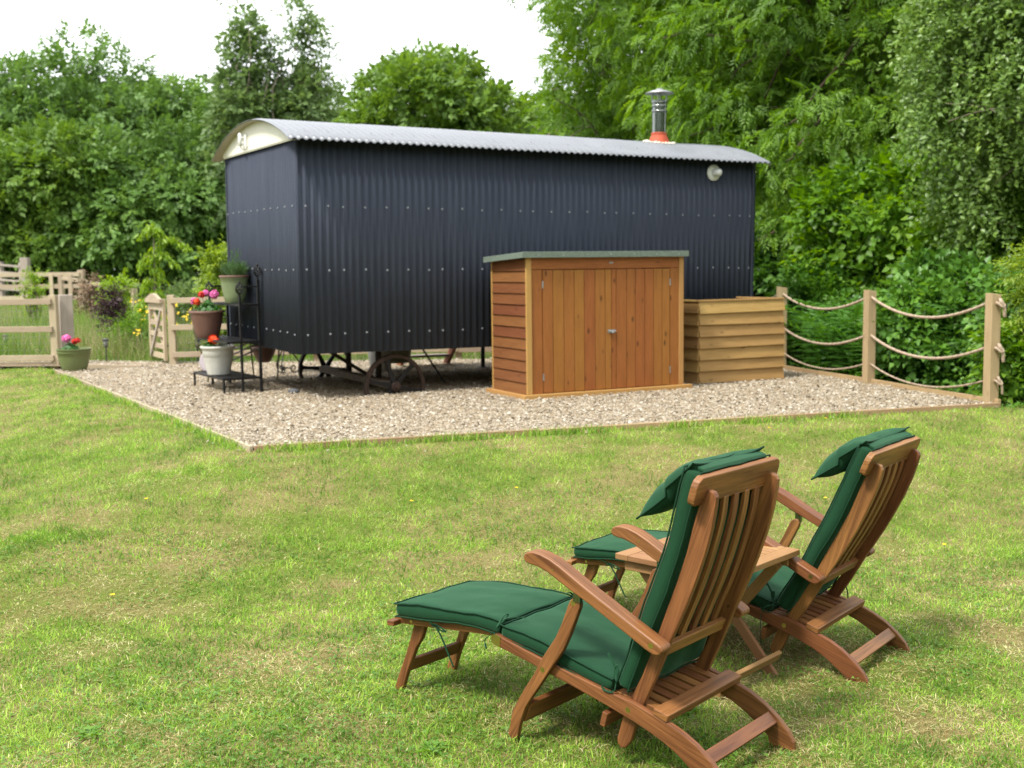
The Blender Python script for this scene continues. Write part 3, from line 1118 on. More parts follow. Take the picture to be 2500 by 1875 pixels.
# ------------------------------------------------------------------ overlap-boarded screen box beside the shed
MP = MS @ Matrix.Translation((2.176, 0.212, 0))
pl = thing("timber_planter", "open topped pale timber box with overlapping boards between shed and rope fence", "planter box", mat4=MP)
PW, PD, PH = 1.136, 0.80, 0.885
box_obj("liner", 0.02, PW - 0.02, 0.02, PD - 0.02, 0.0, PH - 0.10, DARK_TIMBER, pl)
fr = box_obj("front_wall", 0.012, PW - 0.004, 0.004, 0.018, 0.02, PH - 0.02, PLANTER_WOOD, pl)
lw = box_obj("side_wall", 0.004, 0.0115, 0.02, PD, 0.02, PH - 0.02, PLANTER_WOOD, pl)
rw = box_obj("side_wall", PW - 0.0115, PW - 0.004, 0.02, PD, 0.02, PH - 0.02, PLANTER_WOOD, pl)
box_obj("back_wall", 0.012, PW - 0.012, PD - 0.014, PD, 0.02, PH - 0.02, PLANTER_WOOD, pl)
for i in range(7):
    z0, z1 = 0.012 + i * 0.1245, 0.012 + (i + 1) * 0.1245 + 0.004
    z1 = min(z1, PH - 0.004)
    p = 0.030
    w0, w1 = random.uniform(-0.006, 0.006), random.uniform(-0.006, 0.006)
    xe = PW + random.uniform(-0.004, 0.012)
    V = [(0.0, 0.003, z0 + w0), (xe, 0.003, z0 + w1), (xe, 0.003, z1), (0.0, 0.003, z1),
         (-0.004, 0.003 - p, z0 + w0), (xe, 0.003 - p, z0 + w1), (xe, -0.001, z1), (-0.004, -0.001, z1)]
    mk("board", V, [(0, 1, 2, 3), (7, 6, 5, 4), (0, 4, 5, 1), (1, 5, 6, 2), (2, 6, 7, 3), (3, 7, 4, 0)], PLANTER_WOOD, fr, axis=(1, 0, 0), bevel=0.002)
    lap_board(0.003, -0.001, PD, z0 - w0, z1, -1, PLANTER_WOOD, lw, 0.026)
    lap_board(PW - 0.003, 0.0, PD, z0, z1, 1, PLANTER_WOOD, rw, 0.016)
box_obj("top_rail", -0.018, PW + 0.008, -0.014, 0.03, PH - 0.002, PH + 0.018, PLANTER_WOOD, pl, 0.003)
box_obj("top_rail", -0.018, 0.03, 0.033, PD, PH - 0.002, PH + 0.016, PLANTER_WOOD, pl, 0.003)
box_obj("top_rail", PW - 0.03, PW + 0.008, 0.033, PD, PH - 0.002, PH + 0.016, PLANTER_WOOD, pl, 0.003)

# ------------------------------------------------------------------ rope fence
rf = thing("rope_fence", "post and rope fence of tan timber posts along the gravel's wooded edge", "fence", (EB[0], EB[1], 0), math.atan2(FD[1], FD[0]))
POSTS = [0.10, 2.03, 3.90, 5.75]
pz = 0.99
for i, s in enumerate(POSTS):
    hgt = pz + (0.0, 0.0, 0.01, 0.0)[i]
    mb = MB()
    w = 0.048
    V = [(s - w, -w, -0.1), (s + w, -w, -0.1), (s + w, w, -0.1), (s - w, w, -0.1), (s - w, -w, hgt - 0.015), (s + w, -w, hgt - 0.015), (s + w, w, hgt), (s - w, w, hgt)]
    mk("post", V, BF, POST_WOOD, rf, axis=(0, 0, 1), bevel=0.004)


def ropevf(pts, r, twist=0.03):
    pts = [Vector(p) for p in pts]
    V, F = [], []
    n = 10
    acc = 0
    prev = None
    for i, p in enumerate(pts):
        if i:
            acc += (p - pts[i - 1]).length
        d = (pts[min(i + 1, len(pts) - 1)] - pts[max(i - 1, 0)]).normalized()
        s = d.orthogonal().normalized() if prev is None else (prev - d * prev.dot(d)).normalized()
        prev = s
        t = d.cross(s)
        for k in range(n):
            a = 2 * math.pi * k / n
            rr = r * (1 + 0.17 * math.cos(3 * a - acc / twist * 2.1))
            V.append(p + (s * math.cos(a) + t * math.sin(a)) * rr)
    for i in range(len(pts) - 1):
        for k in range(n):
            a, b = i * n + k, i * n + (k + 1) % n
            F.append((a, b, b + n, a + n))
    F.append(tuple(range(n - 1, -1, -1)))
    F.append(tuple(range((len(pts) - 1) * n, len(pts) * n)))
    return V, F


for zr, rad, sagm in ((0.915, 0.0138, 0.155), (0.515, 0.0138, 0.15), (0.215, 0.0085, 0.13)):
    for i in range(len(POSTS) - 1):
        s0, s1 = POSTS[i] + 0.03, POSTS[i + 1] - 0.03
        pts = []
        for k in range(71):
            t = k / 70
            pts.append((s0 + (s1 - s0) * t, 0.004 * math.sin(t * 9), zr - sagm * (1 if i else 1.15) * 4 * t * (1 - t) * (1 + 0.12 * (t - 0.5))))
        mk("rope", *ropevf(pts, rad), ROPE, rf, smooth=True)
for zr in (0.90, 0.50, 0.21):
    kn = [(0.06, -0.005, zr), (0.10, 0.01, zr + 0.0), (0.135, -0.02, zr - 0.03), (0.10, -0.045, zr - 0.01), (0.09, -0.02, zr + 0.03), (0.125, 0.0, zr + 0.02), (0.13, -0.03, zr - 0.05), (0.12, -0.045, zr - 0.12)]
    kn = [(POSTS[0] - (p[0] - 0.02), p[1], p[2]) for p in kn]
    mk("knot", *ropevf(bez(kn, 60), 0.015 if zr > 0.3 else 0.010), ROPE, rf, smooth=True)

# ------------------------------------------------------------------ plant stand beside the hut's end wall
# local axes: x from low front row to tall back row, y along the shelves
SO = Vector((-2.99, 11.90, 0))
sy_ = Vector((-0.57, 0.95, 0)).normalized()
sx_ = Vector((sy_.y, -sy_.x, 0))
MST = Matrix((sx_, sy_, Vector((0, 0, 1)))).transposed().to_4x4()
MST.translation = SO
stand = thing("plant_stand", "black metal three tier plant stand against the hut's end wall", "plant stand", mat4=MST)
SL, SDEP, SM = 1.08, 0.40, 0.20


def finial(x, y, z):
    mb = MB()
    mb.lathe([(0.008, 0), (0.013, 0.012), (0.007, 0.022), (0.010, 0.03)], 10, (x, y, z))
    for k in range(6):
        pts = []
        for q in range(11):
            t = q / 10
            a = k * math.pi / 3 + t * 2.4
            r = 0.006 + 0.032 * math.sin(math.pi * t) ** 0.8
            pts.append((x + r * math.cos(a), y + r * math.sin(a), z + 0.03 + t * 0.115))
        mb.tube(pts, 0.006, 6)
    mb.lathe([(0.007, 0.14), (0.013, 0.152), (0.008, 0.162), (0.004, 0.172)], 10, (x, y, z))
    return mb.obj("finial", BLACK_STEEL, stand, smooth=True)


def leg(x, y, h, w=0.024):
    return box_obj("leg", x - w / 2, x + w / 2, y - w / 2, y + w / 2, 0.0, h, BLACK_STEEL, stand, 0.002)


for y in (0.0, SL):
    leg(0.0, y, 0.145, 0.022)
    leg(SM, y, 1.0)
    leg(SDEP, y, 1.18, 0.028)
    finial(SM, y, 1.0)
    finial(SDEP, y, 1.18)


def shelf(x0, x1, z):
    mb = MB()
    t = 0.012
    mb.box(x0 - t, x1 - t, -t, t, z - 0.024, z)
    mb.box(x0 - t, x1 - t, SL - t, SL + t, z - 0.024, z)
    mb.box(x0 - t, x0 + t, t, SL - t, z - 0.024, z)
    mb.box(x1 - 3 * t, x1 - t, t, SL - t, z - 0.024, z)
    sh = mb.obj("shelf", BLACK_STEEL, stand)
    m2 = MB()
    k = int((x1 - x0) / 0.018)
    for i in range(1, k):
        x = x0 + (x1 - x0 - 2 * t) * i / k
        m2.box(x - 0.0035, x + 0.0035, t, SL - t, z - 0.008, z - 0.003)
    for i in range(1, 56):
        y = SL * i / 56
        m2.box(x0 + t, x1 - 3 * t, y - 0.003, y + 0.003, z - 0.0095, z - 0.0082)
    m2.obj("mesh_tray", BLACK_STEEL, sh)
    return sh


shelf(0.0, SDEP - 0.003, 0.165)
shelf(SM + 0.026, SDEP - 0.003, 0.93)
shelf(0.055, SDEP - 0.003, 0.545)
mb = MB()
for y in (0.0, SL):
    mb.box(SM + 0.013, SDEP - 0.015, y - 0.007, y + 0.007, 1.10, 1.118)
mb.box(SDEP - 0.007, SDEP + 0.007, 0.015, SL - 0.015, 1.10, 1.118)
mb.obj("top_rail", BLACK_STEEL, stand)


# ------------------------------------------------------------------ small plants for pots
def leaf_disc(p, r, nrm, n=7):
    nrm = Vector(nrm).normalized()
    s = nrm.orthogonal().normalized()
    t = nrm.cross(s)
    V = [Vector(p) - nrm * r * 0.18]
    for k in range(n):
        a = 2 * math.pi * k / n
        rr = r * random.uniform(0.82, 1.08)
        V.append(Vector(p) + (s * math.cos(a) + t * math.sin(a)) * rr)
    return V, [(0, 1 + k, 1 + (k + 1) % n) for k in range(n)]


LEAF_GERANIUM = leafmat("geranium_leaf", (0.02, 0.075, 0.014), (0.04, 0.13, 0.02), (0.07, 0.19, 0.035), 0.2)
LEAF_SILVER = leafmat("silvery_trailing_leaf", (0.05, 0.065, 0.045), (0.10, 0.12, 0.09), (0.2, 0.22, 0.17), 0.15)
LEAF_LAV = leafmat("lavender_leaf", (0.045, 0.10, 0.03), (0.08, 0.16, 0.05), (0.13, 0.22, 0.08), 0.25)
PETAL_PINK = plain("pink_petal", (0.70, 0.16, 0.42), 0.6, 0, 0.25, 60, 0, 0.2)
PETAL_RED = plain("scarlet_petal", (0.62, 0.045, 0.035), 0.6, 0, 0.3, 60, 0, 0.2)
PETAL_ORANGE = plain("orange_red_petal", (0.72, 0.075, 0.02), 0.6, 0, 0.25, 60, 0, 0.2)
PETAL_YELLOW = plain("yellow_petal", (0.72, 0.50, 0.02), 0.6, 0, 0.15, 60, 0, 0.2)


def foliage_mound(name, parent, c, r, h, n, lr, mat):
    Vs, Fs, rn = [], [], []
    for _ in range(n):
        a, q = random.uniform(0, 6.283), math.sqrt(random.random())
        x, y = c[0] + r * q * math.cos(a), c[1] + r * q * math.sin(a)
        z = c[2] + h * (1 - q * q * 0.7) * random.uniform(0.35, 1.0)
        V, F = leaf_disc((x, y, z), lr * random.uniform(0.6, 1.1), (math.cos(a) * q + random.uniform(-.5, .5), math.sin(a) * q + random.uniform(-.5, .5), 0.9))
        k = len(Vs)
        Vs += V
        Fs += [tuple(i + k for i in f) for f in F]
        rn += [random.random()] * len(V)
    return np_mesh(name, [tuple(v) for v in Vs], Fs, mat, parent, {"rnd": rn})


def flower_head(p, r, mat, parent, stem_from=None, n=70):
    r = r * 1.12
    Vs, Fs = [], []
    for _ in range(n):
        d = Vector((random.gauss(0, 1), random.gauss(0, 1), random.gauss(0.25, 0.8))).normalized()
        V, F = leaf_disc(Vector(p) + d * r * random.uniform(0.7, 1.0), r * 0.42, d + Vector((random.uniform(-.4, .4), random.uniform(-.4, .4), 0)), 5)
        k = len(Vs)
        Vs += V
        Fs += [tuple(i + k for i in f) for f in F]
    o = mk("flower_head", Vs, Fs, mat, parent, fix=False)
    if stem_from is not None:
        mb = MB()
        mb.tube(bez([stem_from, (Vector(stem_from) + Vector(p)) / 2 + Vector((random.uniform(-.01, .01), 0, 0.01)), p], 6), 0.003, 5)
        mb.obj("stem", LEAF_GERANIUM, o)
    return o


def pot(name, label, cat, loc, prof, mat, group=None, n=36, soil=None):
    t = thing(name, label, cat, loc, 0, group)
    b = MB().lathe(prof, n).obj("pot_body", mat, t, smooth=True, axis=(0, 0, 1))
    es = b.modifiers.new("e", 'EDGE_SPLIT')
    es.split_angle = math.radians(50)
    if soil:
        MB().lathe([(soil[0], soil[1] - 0.01), (soil[0], soil[1]), (0.01, soil[1] + 0.012)], 20).obj("soil", SOIL, t, smooth=True)
    return t


def sw(x, y, z):
    return tuple(MST @ Vector((x, y, z)))


# top: celadon pot with lavender
p = pot("lavender_pot", "pale green glazed pot of lavender on the stand's top shelf", "plant pot", sw(0.30, 0.47, 0.932),
        [(0.10, 0), (0.105, 0.004), (0.122, 0.08), (0.142, 0.2), (0.150, 0.262), (0.158, 0.268), (0.160, 0.285), (0.154, 0.292), (0.14, 0.29), (0.135, 0.24)], POT_GREEN, soil=(0.137, 0.262))
MB().lathe([(0.1562, 0.272), (0.1615, 0.276), (0.1615, 0.29), (0.156, 0.2945), (0.146, 0.2935)], 36).obj("rim", POT_BROWN, p, smooth=True)
Vs, Fs, rn = [], [], []
for _ in range(420):
    a, q = random.uniform(0, 6.283), math.sqrt(random.random())
    b0 = Vector((0.105 * q * math.cos(a), 0.105 * q * math.sin(a), 0.26))
    L = random.uniform(0.10, 0.21)
    tip = b0 + Vector((math.cos(a) * q * 0.07 + random.gauss(0, .025), math.sin(a) * q * 0.07 + random.gauss(0, .025), L))
    s = Vector((math.cos(a + 1.5), math.sin(a + 1.5), 0)) * 0.004
    m_ = b0.lerp(tip, 0.6) + Vector((random.gauss(0, .008), random.gauss(0, .008), 0))
    k = len(Vs)
    Vs += [b0 - s, b0 + s, m_ - s, m_ + s, tip]
    Fs += [(k, k + 1, k + 2), (k + 1, k + 3, k + 2), (k + 2, k + 3, k + 4)]
    rn += [random.random()] * 5
    for q2 in range(3):
        t0 = b0.lerp(tip, random.uniform(0.3, 0.9))
        t1 = t0 + Vector((random.gauss(0, .018), random.gauss(0, .018), 0.02))
        k = len(Vs)
        Vs += [t0 - s * .7, t0 + s * .7, t1]
        Fs += [(k, k + 1, k + 2)]
        rn += [random.random()] * 3
for _ in range(16):
    a, q = random.uniform(0, 6.283), math.sqrt(random.random())
    b0 = Vector((0.08 * q * math.cos(a), 0.08 * q * math.sin(a), 0.40))
    tip = b0 + Vector((random.gauss(0, .03), random.gauss(0, .03), random.uniform(0.10, 0.19)))
    s = Vector((0.0022, 0, 0))
    k = len(Vs)
    Vs += [b0 - s, b0 + s, tip - s, tip + s, tip + Vector((0, 0, 0.01)), tip - s * 3 - Vector((0, 0, .015)), tip + s * 3 - Vector((0, 0, .02))]
    Fs += [(k, k + 1, k + 2), (k + 1, k + 3, k + 2), (k + 5, k + 6, k + 4)]
    rn += [0.3] * 7
np_mesh("foliage", [tuple(v) for v in Vs], Fs, LEAF_LAV, p, {"rnd": rn})

# middle: brown pot with geraniums
p = pot("geranium_pot", "brown pot of pink and red geraniums on the stand's middle shelf", "plant pot", sw(0.10, 0.86, 0.547),
        [(0.115, 0), (0.12, 0.004), (0.135, 0.06), (0.163, 0.18), (0.176, 0.262), (0.179, 0.272), (0.190, 0.276), (0.191, 0.292), (0.186, 0.298), (0.172, 0.296), (0.165, 0.25)], POT_BROWN, soil=(0.168, 0.27))
foliage_mound("foliage", p, (0.02, 0, 0.27), 0.125, 0.14, 120, 0.028, LEAF_GERANIUM)
for (x, y, z, r, m_) in ((-0.06, 0.03, 0.47, 0.034, PETAL_RED), (-0.015, 0.05, 0.49, 0.032, PETAL_PINK), (0.095, -0.02, 0.475, 0.043, PETAL_PINK),
                         (-0.135, 0.0, 0.40, 0.035, PETAL_PINK), (-0.095, -0.04, 0.395, 0.036, PETAL_ORANGE), (0.03, 0.08, 0.48, 0.022, PETAL_PINK)):
    flower_head((x, y, z), r, m_, p, (x * 0.4, y * 0.4, 0.30))
# bottom: white pot
p = pot("white_pot", "white washed pot with an orange flower on the stand's bottom shelf", "plant pot", sw(0.10, 0.50, 0.168),
        [(0.11, 0), (0.118, 0.004), (0.140, 0.10), (0.156, 0.19), (0.158, 0.196), (0.162, 0.20), (0.164, 0.25), (0.170, 0.276), (0.183, 0.284), (0.188, 0.296), (0.184, 0.306), (0.172, 0.308), (0.162, 0.29)], POT_WHITE, soil=(0.163, 0.285))
foliage_mound("foliage", p, (0.05, 0.0, 0.28), 0.11, 0.05, 90, 0.015, LEAF_SILVER)
foliage_mound("foliage", p, (-0.085, 0.0, 0.285), 0.06, 0.075, 34, 0.03, LEAF_GERANIUM)
flower_head((-0.05, 0.0, 0.375), 0.042, PETAL_ORANGE, p, (-0.07, 0, 0.29))
flower_head((-0.02, -0.02, 0.365), 0.036, PETAL_ORANGE, p, (-0.05, 0, 0.29))

# green planter on the gravel's left corner
p = pot("green_planter", "wide olive green planter with a pink and a red flower beside the fence post", "plant pot", (-5.74, 15.08, 0.0),
        [(0.145, 0), (0.15, 0.006), (0.165, 0.05), (0.195, 0.17), (0.204, 0.225), (0.210, 0.23), (0.211, 0.25), (0.206, 0.254), (0.214, 0.275), (0.222, 0.278), (0.222, 0.292), (0.205, 0.292), (0.195, 0.25)], POT_OLIVE, soil=(0.2, 0.262))
foliage_mound("foliage", p, (-0.045, 0, 0.265), 0.105, 0.10, 80, 0.032, LEAF_GERANIUM)
flower_head((-0.09, 0, 0.425), 0.048, PETAL_PINK, p, (-0.07, 0, 0.29))
flower_head((0.02, 0.0, 0.385), 0.034, PETAL_RED, p, (-0.02, 0, 0.29))
flower_head((0.055, 0.02, 0.395), 0.030, PETAL_RED, p, (0.0, 0, 0.29))

# pots standing beyond the hut, seen under its floor
pot("grey_pot", "tall grey pot standing beneath the hut behind its near wheel", "plant pot", (-1.64, 14.35, 0), [(0.12, 0), (0.125, 0.01), (0.155, 0.25), (0.17, 0.36), (0.178, 0.365), (0.178, 0.39), (0.16, 0.39), (0.15, 0.3)], POT_GREY, soil=(0.155, 0.36))
pot("sand_pot", "sand coloured pot standing beyond the grey pot beneath the hut", "plant pot", (-1.42, 14.45, 0), [(0.13, 0.1), (0.14, 0.11), (0.17, 0.32), (0.18, 0.44), (0.19, 0.45), (0.19, 0.48), (0.17, 0.48), (0.16, 0.4)], POT_SAND, soil=(0.165, 0.45))

# dark stone on the gravel
bm = bmesh.new()
bmesh.ops.create_icosphere(bm, subdivisions=2, radius=0.055)
for v in bm.verts:
    k = 1 + 0.18 * mnoise.noise(v.co * 18)
    v.co = Vector((v.co.x * 1.2 * k, v.co.y * 0.9 * k, v.co.z * 0.55 * k))
me = bpy.data.meshes.new("loose_stone"); bm.to_mesh(me); bm.free()
o = link_mesh("loose_stone", me, None, STONE, smooth=True)
o.location = (-2.27, 11.92, 0.022)
_props(o, "dark grey stone lying on the gravel in front of the hut", "stone")

# bistro table and chair beyond the stand
bt = thing("bistro_table", "iron bistro table with scrolled legs behind the hut's end wall", "table", (-2.80, 14.25, 0.0), 0.2)
MB().lathe([(0.28, 0.70), (0.30, 0.705), (0.30, 0.72), (0.02, 0.722)], 28).obj("table_top", MAUVE, bt, axis=(1, 0, 0))
for k in range(3):
    a = 2 * math.pi * k / 3 + 0.2
    c, s = math.cos(a), math.sin(a)
    prof2 = [(0.03, 0.69), (0.035, 0.42), (0.07, 0.28), (0.15, 0.16), (0.175, 0.085), (0.14, 0.02), (0.085, 0.012), (0.06, 0.055), (0.085, 0.095), (0.115, 0.075), (0.105, 0.05)]
    mb = MB(); mb.tube(bez([(r * c, r * s, z) for r, z in prof2], 44), 0.0085, 6)
    mb.obj("scroll_leg", BLACK_IRON, bt, smooth=True)
mb = MB(); mb.tube([(0.06 * math.cos(k), 0.06 * math.sin(k), 0.07) for k in np.linspace(0, 6.283, 20)], 0.006, 6)
mb.obj("ring", BLACK_IRON, bt)
bc = thing("bistro_chair", "folding bistro chair with a hooped back and mauve seat behind the white pot", "chair", (-3.42, 13.0, 0.0), 0.3)
seat = MB().lathe([(0.15, 0), (0.172, 0.006), (0.172, 0.02), (0.15, 0.026), (0.01, 0.024)], 26).obj("seat", MAUVE, bc, axis=(1, 0, 0))
seat.location = (0.06, 0, 0.26)
seat.rotation_euler = (math.radians(58), math.radians(-30), 0)
hp = [(-0.11, 0.12, 0.42), (-0.155, 0.16, 0.6), (-0.13, 0.17, 0.72), (-0.05, 0.18, 0.79), (0.04, 0.18, 0.76), (0.10, 0.16, 0.62), (0.12, 0.14, 0.42)]
mb = MB(); mb.tube(bez(hp, 40), 0.012, 7)
mb.obj("hoop_back", OLIVE_STEEL, bc, smooth=True)
for x0, y0, x1, y1 in ((-0.11, 0.12, 0.05, 0.30), (0.12, 0.14, 0.28, 0.30), (0.02, -0.1, -0.02, 0.32), (0.22, -0.08, 0.2, 0.32)):
    mb = MB(); mb.tube([(x0, y0, 0.44), (x1, y1 * 0.6, 0.0)], 0.010, 6)
    mb.obj("leg", OLIVE_STEEL, bc)
for i in range(4):
    V, F = barvf((0.12 + i * 0.004, -0.10 + i * 0.09, 0.22 + i * 0.055), (0.62, -0.06 + i * 0.09, 0.42 + i * 0.05), 0.05, 0.014)
    mk("slat", V, F, MAUVE, bc, axis=(1, 0, 0))
for x1, lean in ((0.47, 0.03), (0.80, -0.04)):
    mb = MB(); mb.tube([(x1, 0.15, 0.44), (x1 + lean, 0.12, 0.0)], 0.010, 6)
    mb.obj("leg", OLIVE_STEEL, bc)
pot("brown_basin", "small brown basin pot between the plant stand and the hut", "plant pot", (-2.92, 13.55, 0.20), [(0.06, 0), (0.07, 0.004), (0.12, 0.09), (0.15, 0.17), (0.158, 0.175), (0.15, 0.185), (0.14, 0.15)], POT_BROWN)

# solar stake lamps
def stake_lamp(x, y, label):
    z = float(height(x, y))
    t = thing("stake_lamp", label, "garden lamp", (x, y, max(z, 0)), random.uniform(0, 1), "solar stake lamps along the fence")
    MB().tube([(0, 0, -0.05), (0, 0, 0.20)], 0.011, 8).obj("stake", GRAPHITE, t)
    MB().lathe([(0.018, 0.20), (0.034, 0.215), (0.034, 0.225), (0.012, 0.226)], 14).obj("base_cup", GRAPHITE, t, smooth=True)
    MB().lathe([(0.024, 0.2255), (0.03, 0.30)], 14).obj("lamp_body", LAMP_CLEAR, t, smooth=True)
    mb = MB()
    for k in range(4):
        a = k * math.pi / 2
        mb.tube([(0.031 * math.cos(a), 0.031 * math.sin(a), 0.22), (0.038 * math.cos(a), 0.038 * math.sin(a), 0.31)], 0.003, 5)
    mb.obj("cage", GRAPHITE, t)
    MB().lathe([(0.045, 0.30), (0.047, 0.312), (0.04, 0.325), (0.006, 0.33)], 16).obj("cap", GRAPHITE, t, smooth=True)


stake_lamp(-5.86, 16.62, "slim solar stake lamp in the grass between green planter and gate")
stake_lamp(-7.95, 18.1, "solar stake lamp behind the near fence at the photo's left edge")
stake_lamp(-4.42, 16.2, "solar stake lamp half hidden behind the white pot")

# ------------------------------------------------------------------ near post and rail fence with netting (left)
def rail_fence(name, label, p0, p1, n_posts, hgt, rails, mat, post_w=0.10, rail_h=0.09, net=None, z01=None, pickets=(), group=None):
    p0, p1 = Vector((*p0, 0)), Vector((*p1, 0))
    L = (p1 - p0).length
    d = (p1 - p0) / L
    z0 = max(0.0, float(height(p0.x, p0.y)))
    z1 = max(0.0, float(height(p1.x, p1.y)))
    if z01:
        z0, z1 = z01
    t = thing(name, label, "fence", (p0.x, p0.y, 0), math.atan2(d.y, d.x), group)
    zz = lambda s: z0 + (z1 - z0) * s / L
    for i in range(n_posts):
        s = L * i / (n_posts - 1)
        h = hgt + random.uniform(-0.02, 0.03)
        box_obj("post", s - post_w / 2, s + post_w / 2, -post_w / 2, post_w / 2, zz(s) - 0.1, zz(s) + h, mat, t, 0.006, axis=(0, 0, 1))
    for r in rails:
        for i in range(n_posts - 1):
            s0, s1 = L * i / (n_posts - 1), L * (i + 1) / (n_posts - 1)
            j = random.uniform(-0.008, 0.008)
            V, F = barvf((s0 + 0.004, -post_w / 2 - 0.019, zz(s0) + r + j), (s1 - 0.004, -post_w / 2 - 0.019, zz(s1) + r - j), 0.036, rail_h)
            mk("rail", V, F, mat, t, axis=(1, 0, 0), bevel=0.004)
    for s, za, zb in pickets:
        box_obj("picket", s - post_w * 0.35, s + post_w * 0.35, -post_w / 2 - 0.06, -post_w / 2 - 0.038, zz(s) + za, zz(s) + zb, mat, t, 0.004, axis=(0, 0, 1))
    if net:
        mb = MB()
        s = 0.0
        while s < L:
            mb.box(s - 0.0015, s + 0.0015, post_w / 2 + 0.002, post_w / 2 + 0.005, zz(s) + 0.02, zz(s) + net)
            s += 0.075
        for q in range(9):
            z = 0.03 + net * q / 9
            V, F = barvf((0, post_w / 2 + 0.007, zz(0) + z), (L, post_w / 2 + 0.007, zz(L) + z), 0.003, 0.003)
            mb.add(V, F)
        mb.obj("wire_netting", STEEL_DULL, t)
    return t


rail_fence("rail_fence", "near tan post and rail fence with wire netting left of the green planter", (-12.2, 16.25), (-6.33, 15.98), 4, 0.96, (0.885, 0.51, 0.11), PALE_WOOD, 0.10, 0.08, net=0.82)
o = box_obj("gate_post", -0.085, 0.085, -0.085, 0.085, -0.1, 0.975, GREY_WOOD, None, 0.008, axis=(0, 0, 1))
o.location = (-6.235, 16.17, 0); o.rotation_euler = (0, 0, 0.5)
_props(o, "thick grey brown gate post standing against the near fence's end post", "post")
rail_fence("rail_fence", "tan post and rail fence running from the gate behind the hut", (-4.70, 15.97), (3.2, 16.45), 5, 0.96, (0.885, 0.51, 0.14), PALE_WOOD, 0.095, 0.075, net=0.78)

# gate, standing open away from the camera
gv = Vector((-0.50, 0.88, 0)).normalized()
gt = thing("garden_gate", "pale slatted wooden gate with crossed braces standing open by its post", "gate", (-4.80, 15.98, 0), math.atan2(gv.y, gv.x))
GL = 0.92
for x in (0.04, GL - 0.04):
    box_obj("stile", x - 0.035, x + 0.035, -0.022, 0.022, 0.04, 0.90, PALE_WOOD, gt, 0.004, axis=(0, 0, 1))
for z, h in ((0.79, 0.10), (0.56, 0.07), (0.40, 0.07), (0.235, 0.07), (0.10, 0.075)):
    box_obj("bar", 0.078, GL - 0.078, -0.015, 0.015, z - h / 2, z + h / 2, PALE_WOOD, gt, 0.003)
for sgn, (z0, z1) in ((1, (0.09, 0.76)), (-1, (0.76, 0.09))):
    V, F = barvf((0.09, -0.028 * sgn, z0), (GL - 0.09, -0.028 * sgn, z1), 0.024, 0.06)
    mk("brace", V, F, PALE_WOOD if sgn > 0 else GREY_WOOD, gt, axis=(1, 0, 0.7), bevel=0.003)
pts = [(GL * t, 0.90 + 0.075 * math.sin(math.pi * t) ** 1.6) for t in np.linspace(0.0, 1, 15)]
V = [(x, -0.02, z) for x, z in pts] + [(x, -0.02, 0.845) for x, z in pts]
V += [(v[0], 0.02, v[2]) for v in V]
n = len(pts)
F = []
for i in range(n - 1):
    F += [(i, i + 1, n + i + 1, n + i), (2 * n + i, 3 * n + i, 3 * n + i + 1, 2 * n + i + 1), (i, 2 * n + i, 2 * n + i + 1, i + 1), (n + i, n + i + 1, 3 * n + i + 1, 3 * n + i)]
F += [(0, n, 3 * n, 2 * n), (n - 1, 3 * n - 1, 4 * n - 1, 2 * n - 1)]
V = [(v[0], v[1] + 0.043, v[2]) for v in V]
mk("arched_top", V, F, PALE_WOOD, gt, axis=(1, 0, 0))
for z in (0.25, 0.72):
    box_obj("hinge", -0.03, 0.10, -0.027, -0.0225, z - 0.012, z + 0.012, BLACK_STEEL, gt)

# fences in the meadow
rail_fence("rail_fence", "pale post and rail fence crossing the meadow beyond the near fence", (-19.6, 30.8), (-11.2, 30.2), 7, 1.15, (1.07, 0.76, 0.46), PALE_WOOD, 0.15, 0.11, pickets=((7.66, 0.46, 1.07), (7.90, 0.46, 1.07), (8.17, 0.46, 1.07)))
rail_fence("rail_fence", "pale fence with close set pickets sloping away behind the meadow fence", (-13.2, 34.0), (-9.77, 30.0), 4, 0.90, (0.86,), PALE_WOOD, 0.13, 0.11, z01=(0.31, -0.05))
rail_fence("rail_fence", "old grey rail fence below the trees at far left", (-18.6, 36.4), (-14.85, 35.2), 6, 1.25, (1.17, 0.95, 0.72, 0.45, 0.18), GREY_WOOD, 0.14, 0.06, z01=(0.62, 0.33))
o = box_obj("tall_post", -0.12, 0.12, -0.12, 0.12, -0.2, 1.5, GREY_WOOD, None, 0.01, axis=(0, 0, 1))
o.location = (-14.7, 35.1, float(height(-14.7, 35.1)))
_props(o, "tall grey post at the end of the old rail fence", "post")

# ------------------------------------------------------------------ steamer chairs
CW = 0.4676                                                # width over the seat rails


def chair_matrix(x, y, z, yaw, pt, rl):
    F = Vector((math.cos(yaw) * math.cos(pt), math.sin(yaw) * math.cos(pt), math.sin(pt)))
    T = Vector((math.sin(yaw), -math.cos(yaw), 0))
    U = F.cross(-T)
    T2 = T * math.cos(rl) + U * math.sin(rl)
    U2 = F.cross(-T2)
    m = Matrix((F, -T2, U2)).transposed().to_4x4()
    m.translation = (x, y, z)
    return m


def prism(name, poly, t0, t1, mat, parent, axis=None, bevel=0.003, seg=2):
    """a board cut to the side profile poly [(s, z)], spanning t0..t1 across the chair (local y = -t)"""
    n = len(poly)
    V = [(s, -t0, z) for s, z in poly] + [(s, -t1, z) for s, z in poly]
    F = [tuple(range(n)), tuple(range(2 * n - 1, n - 1, -1))]
    for i in range(n):
        j = (i + 1) % n
        F.append((i, i + n, j + n, j))
    return mk(name, V, F, mat, parent, axis=axis, bevel=bevel, seg=seg)


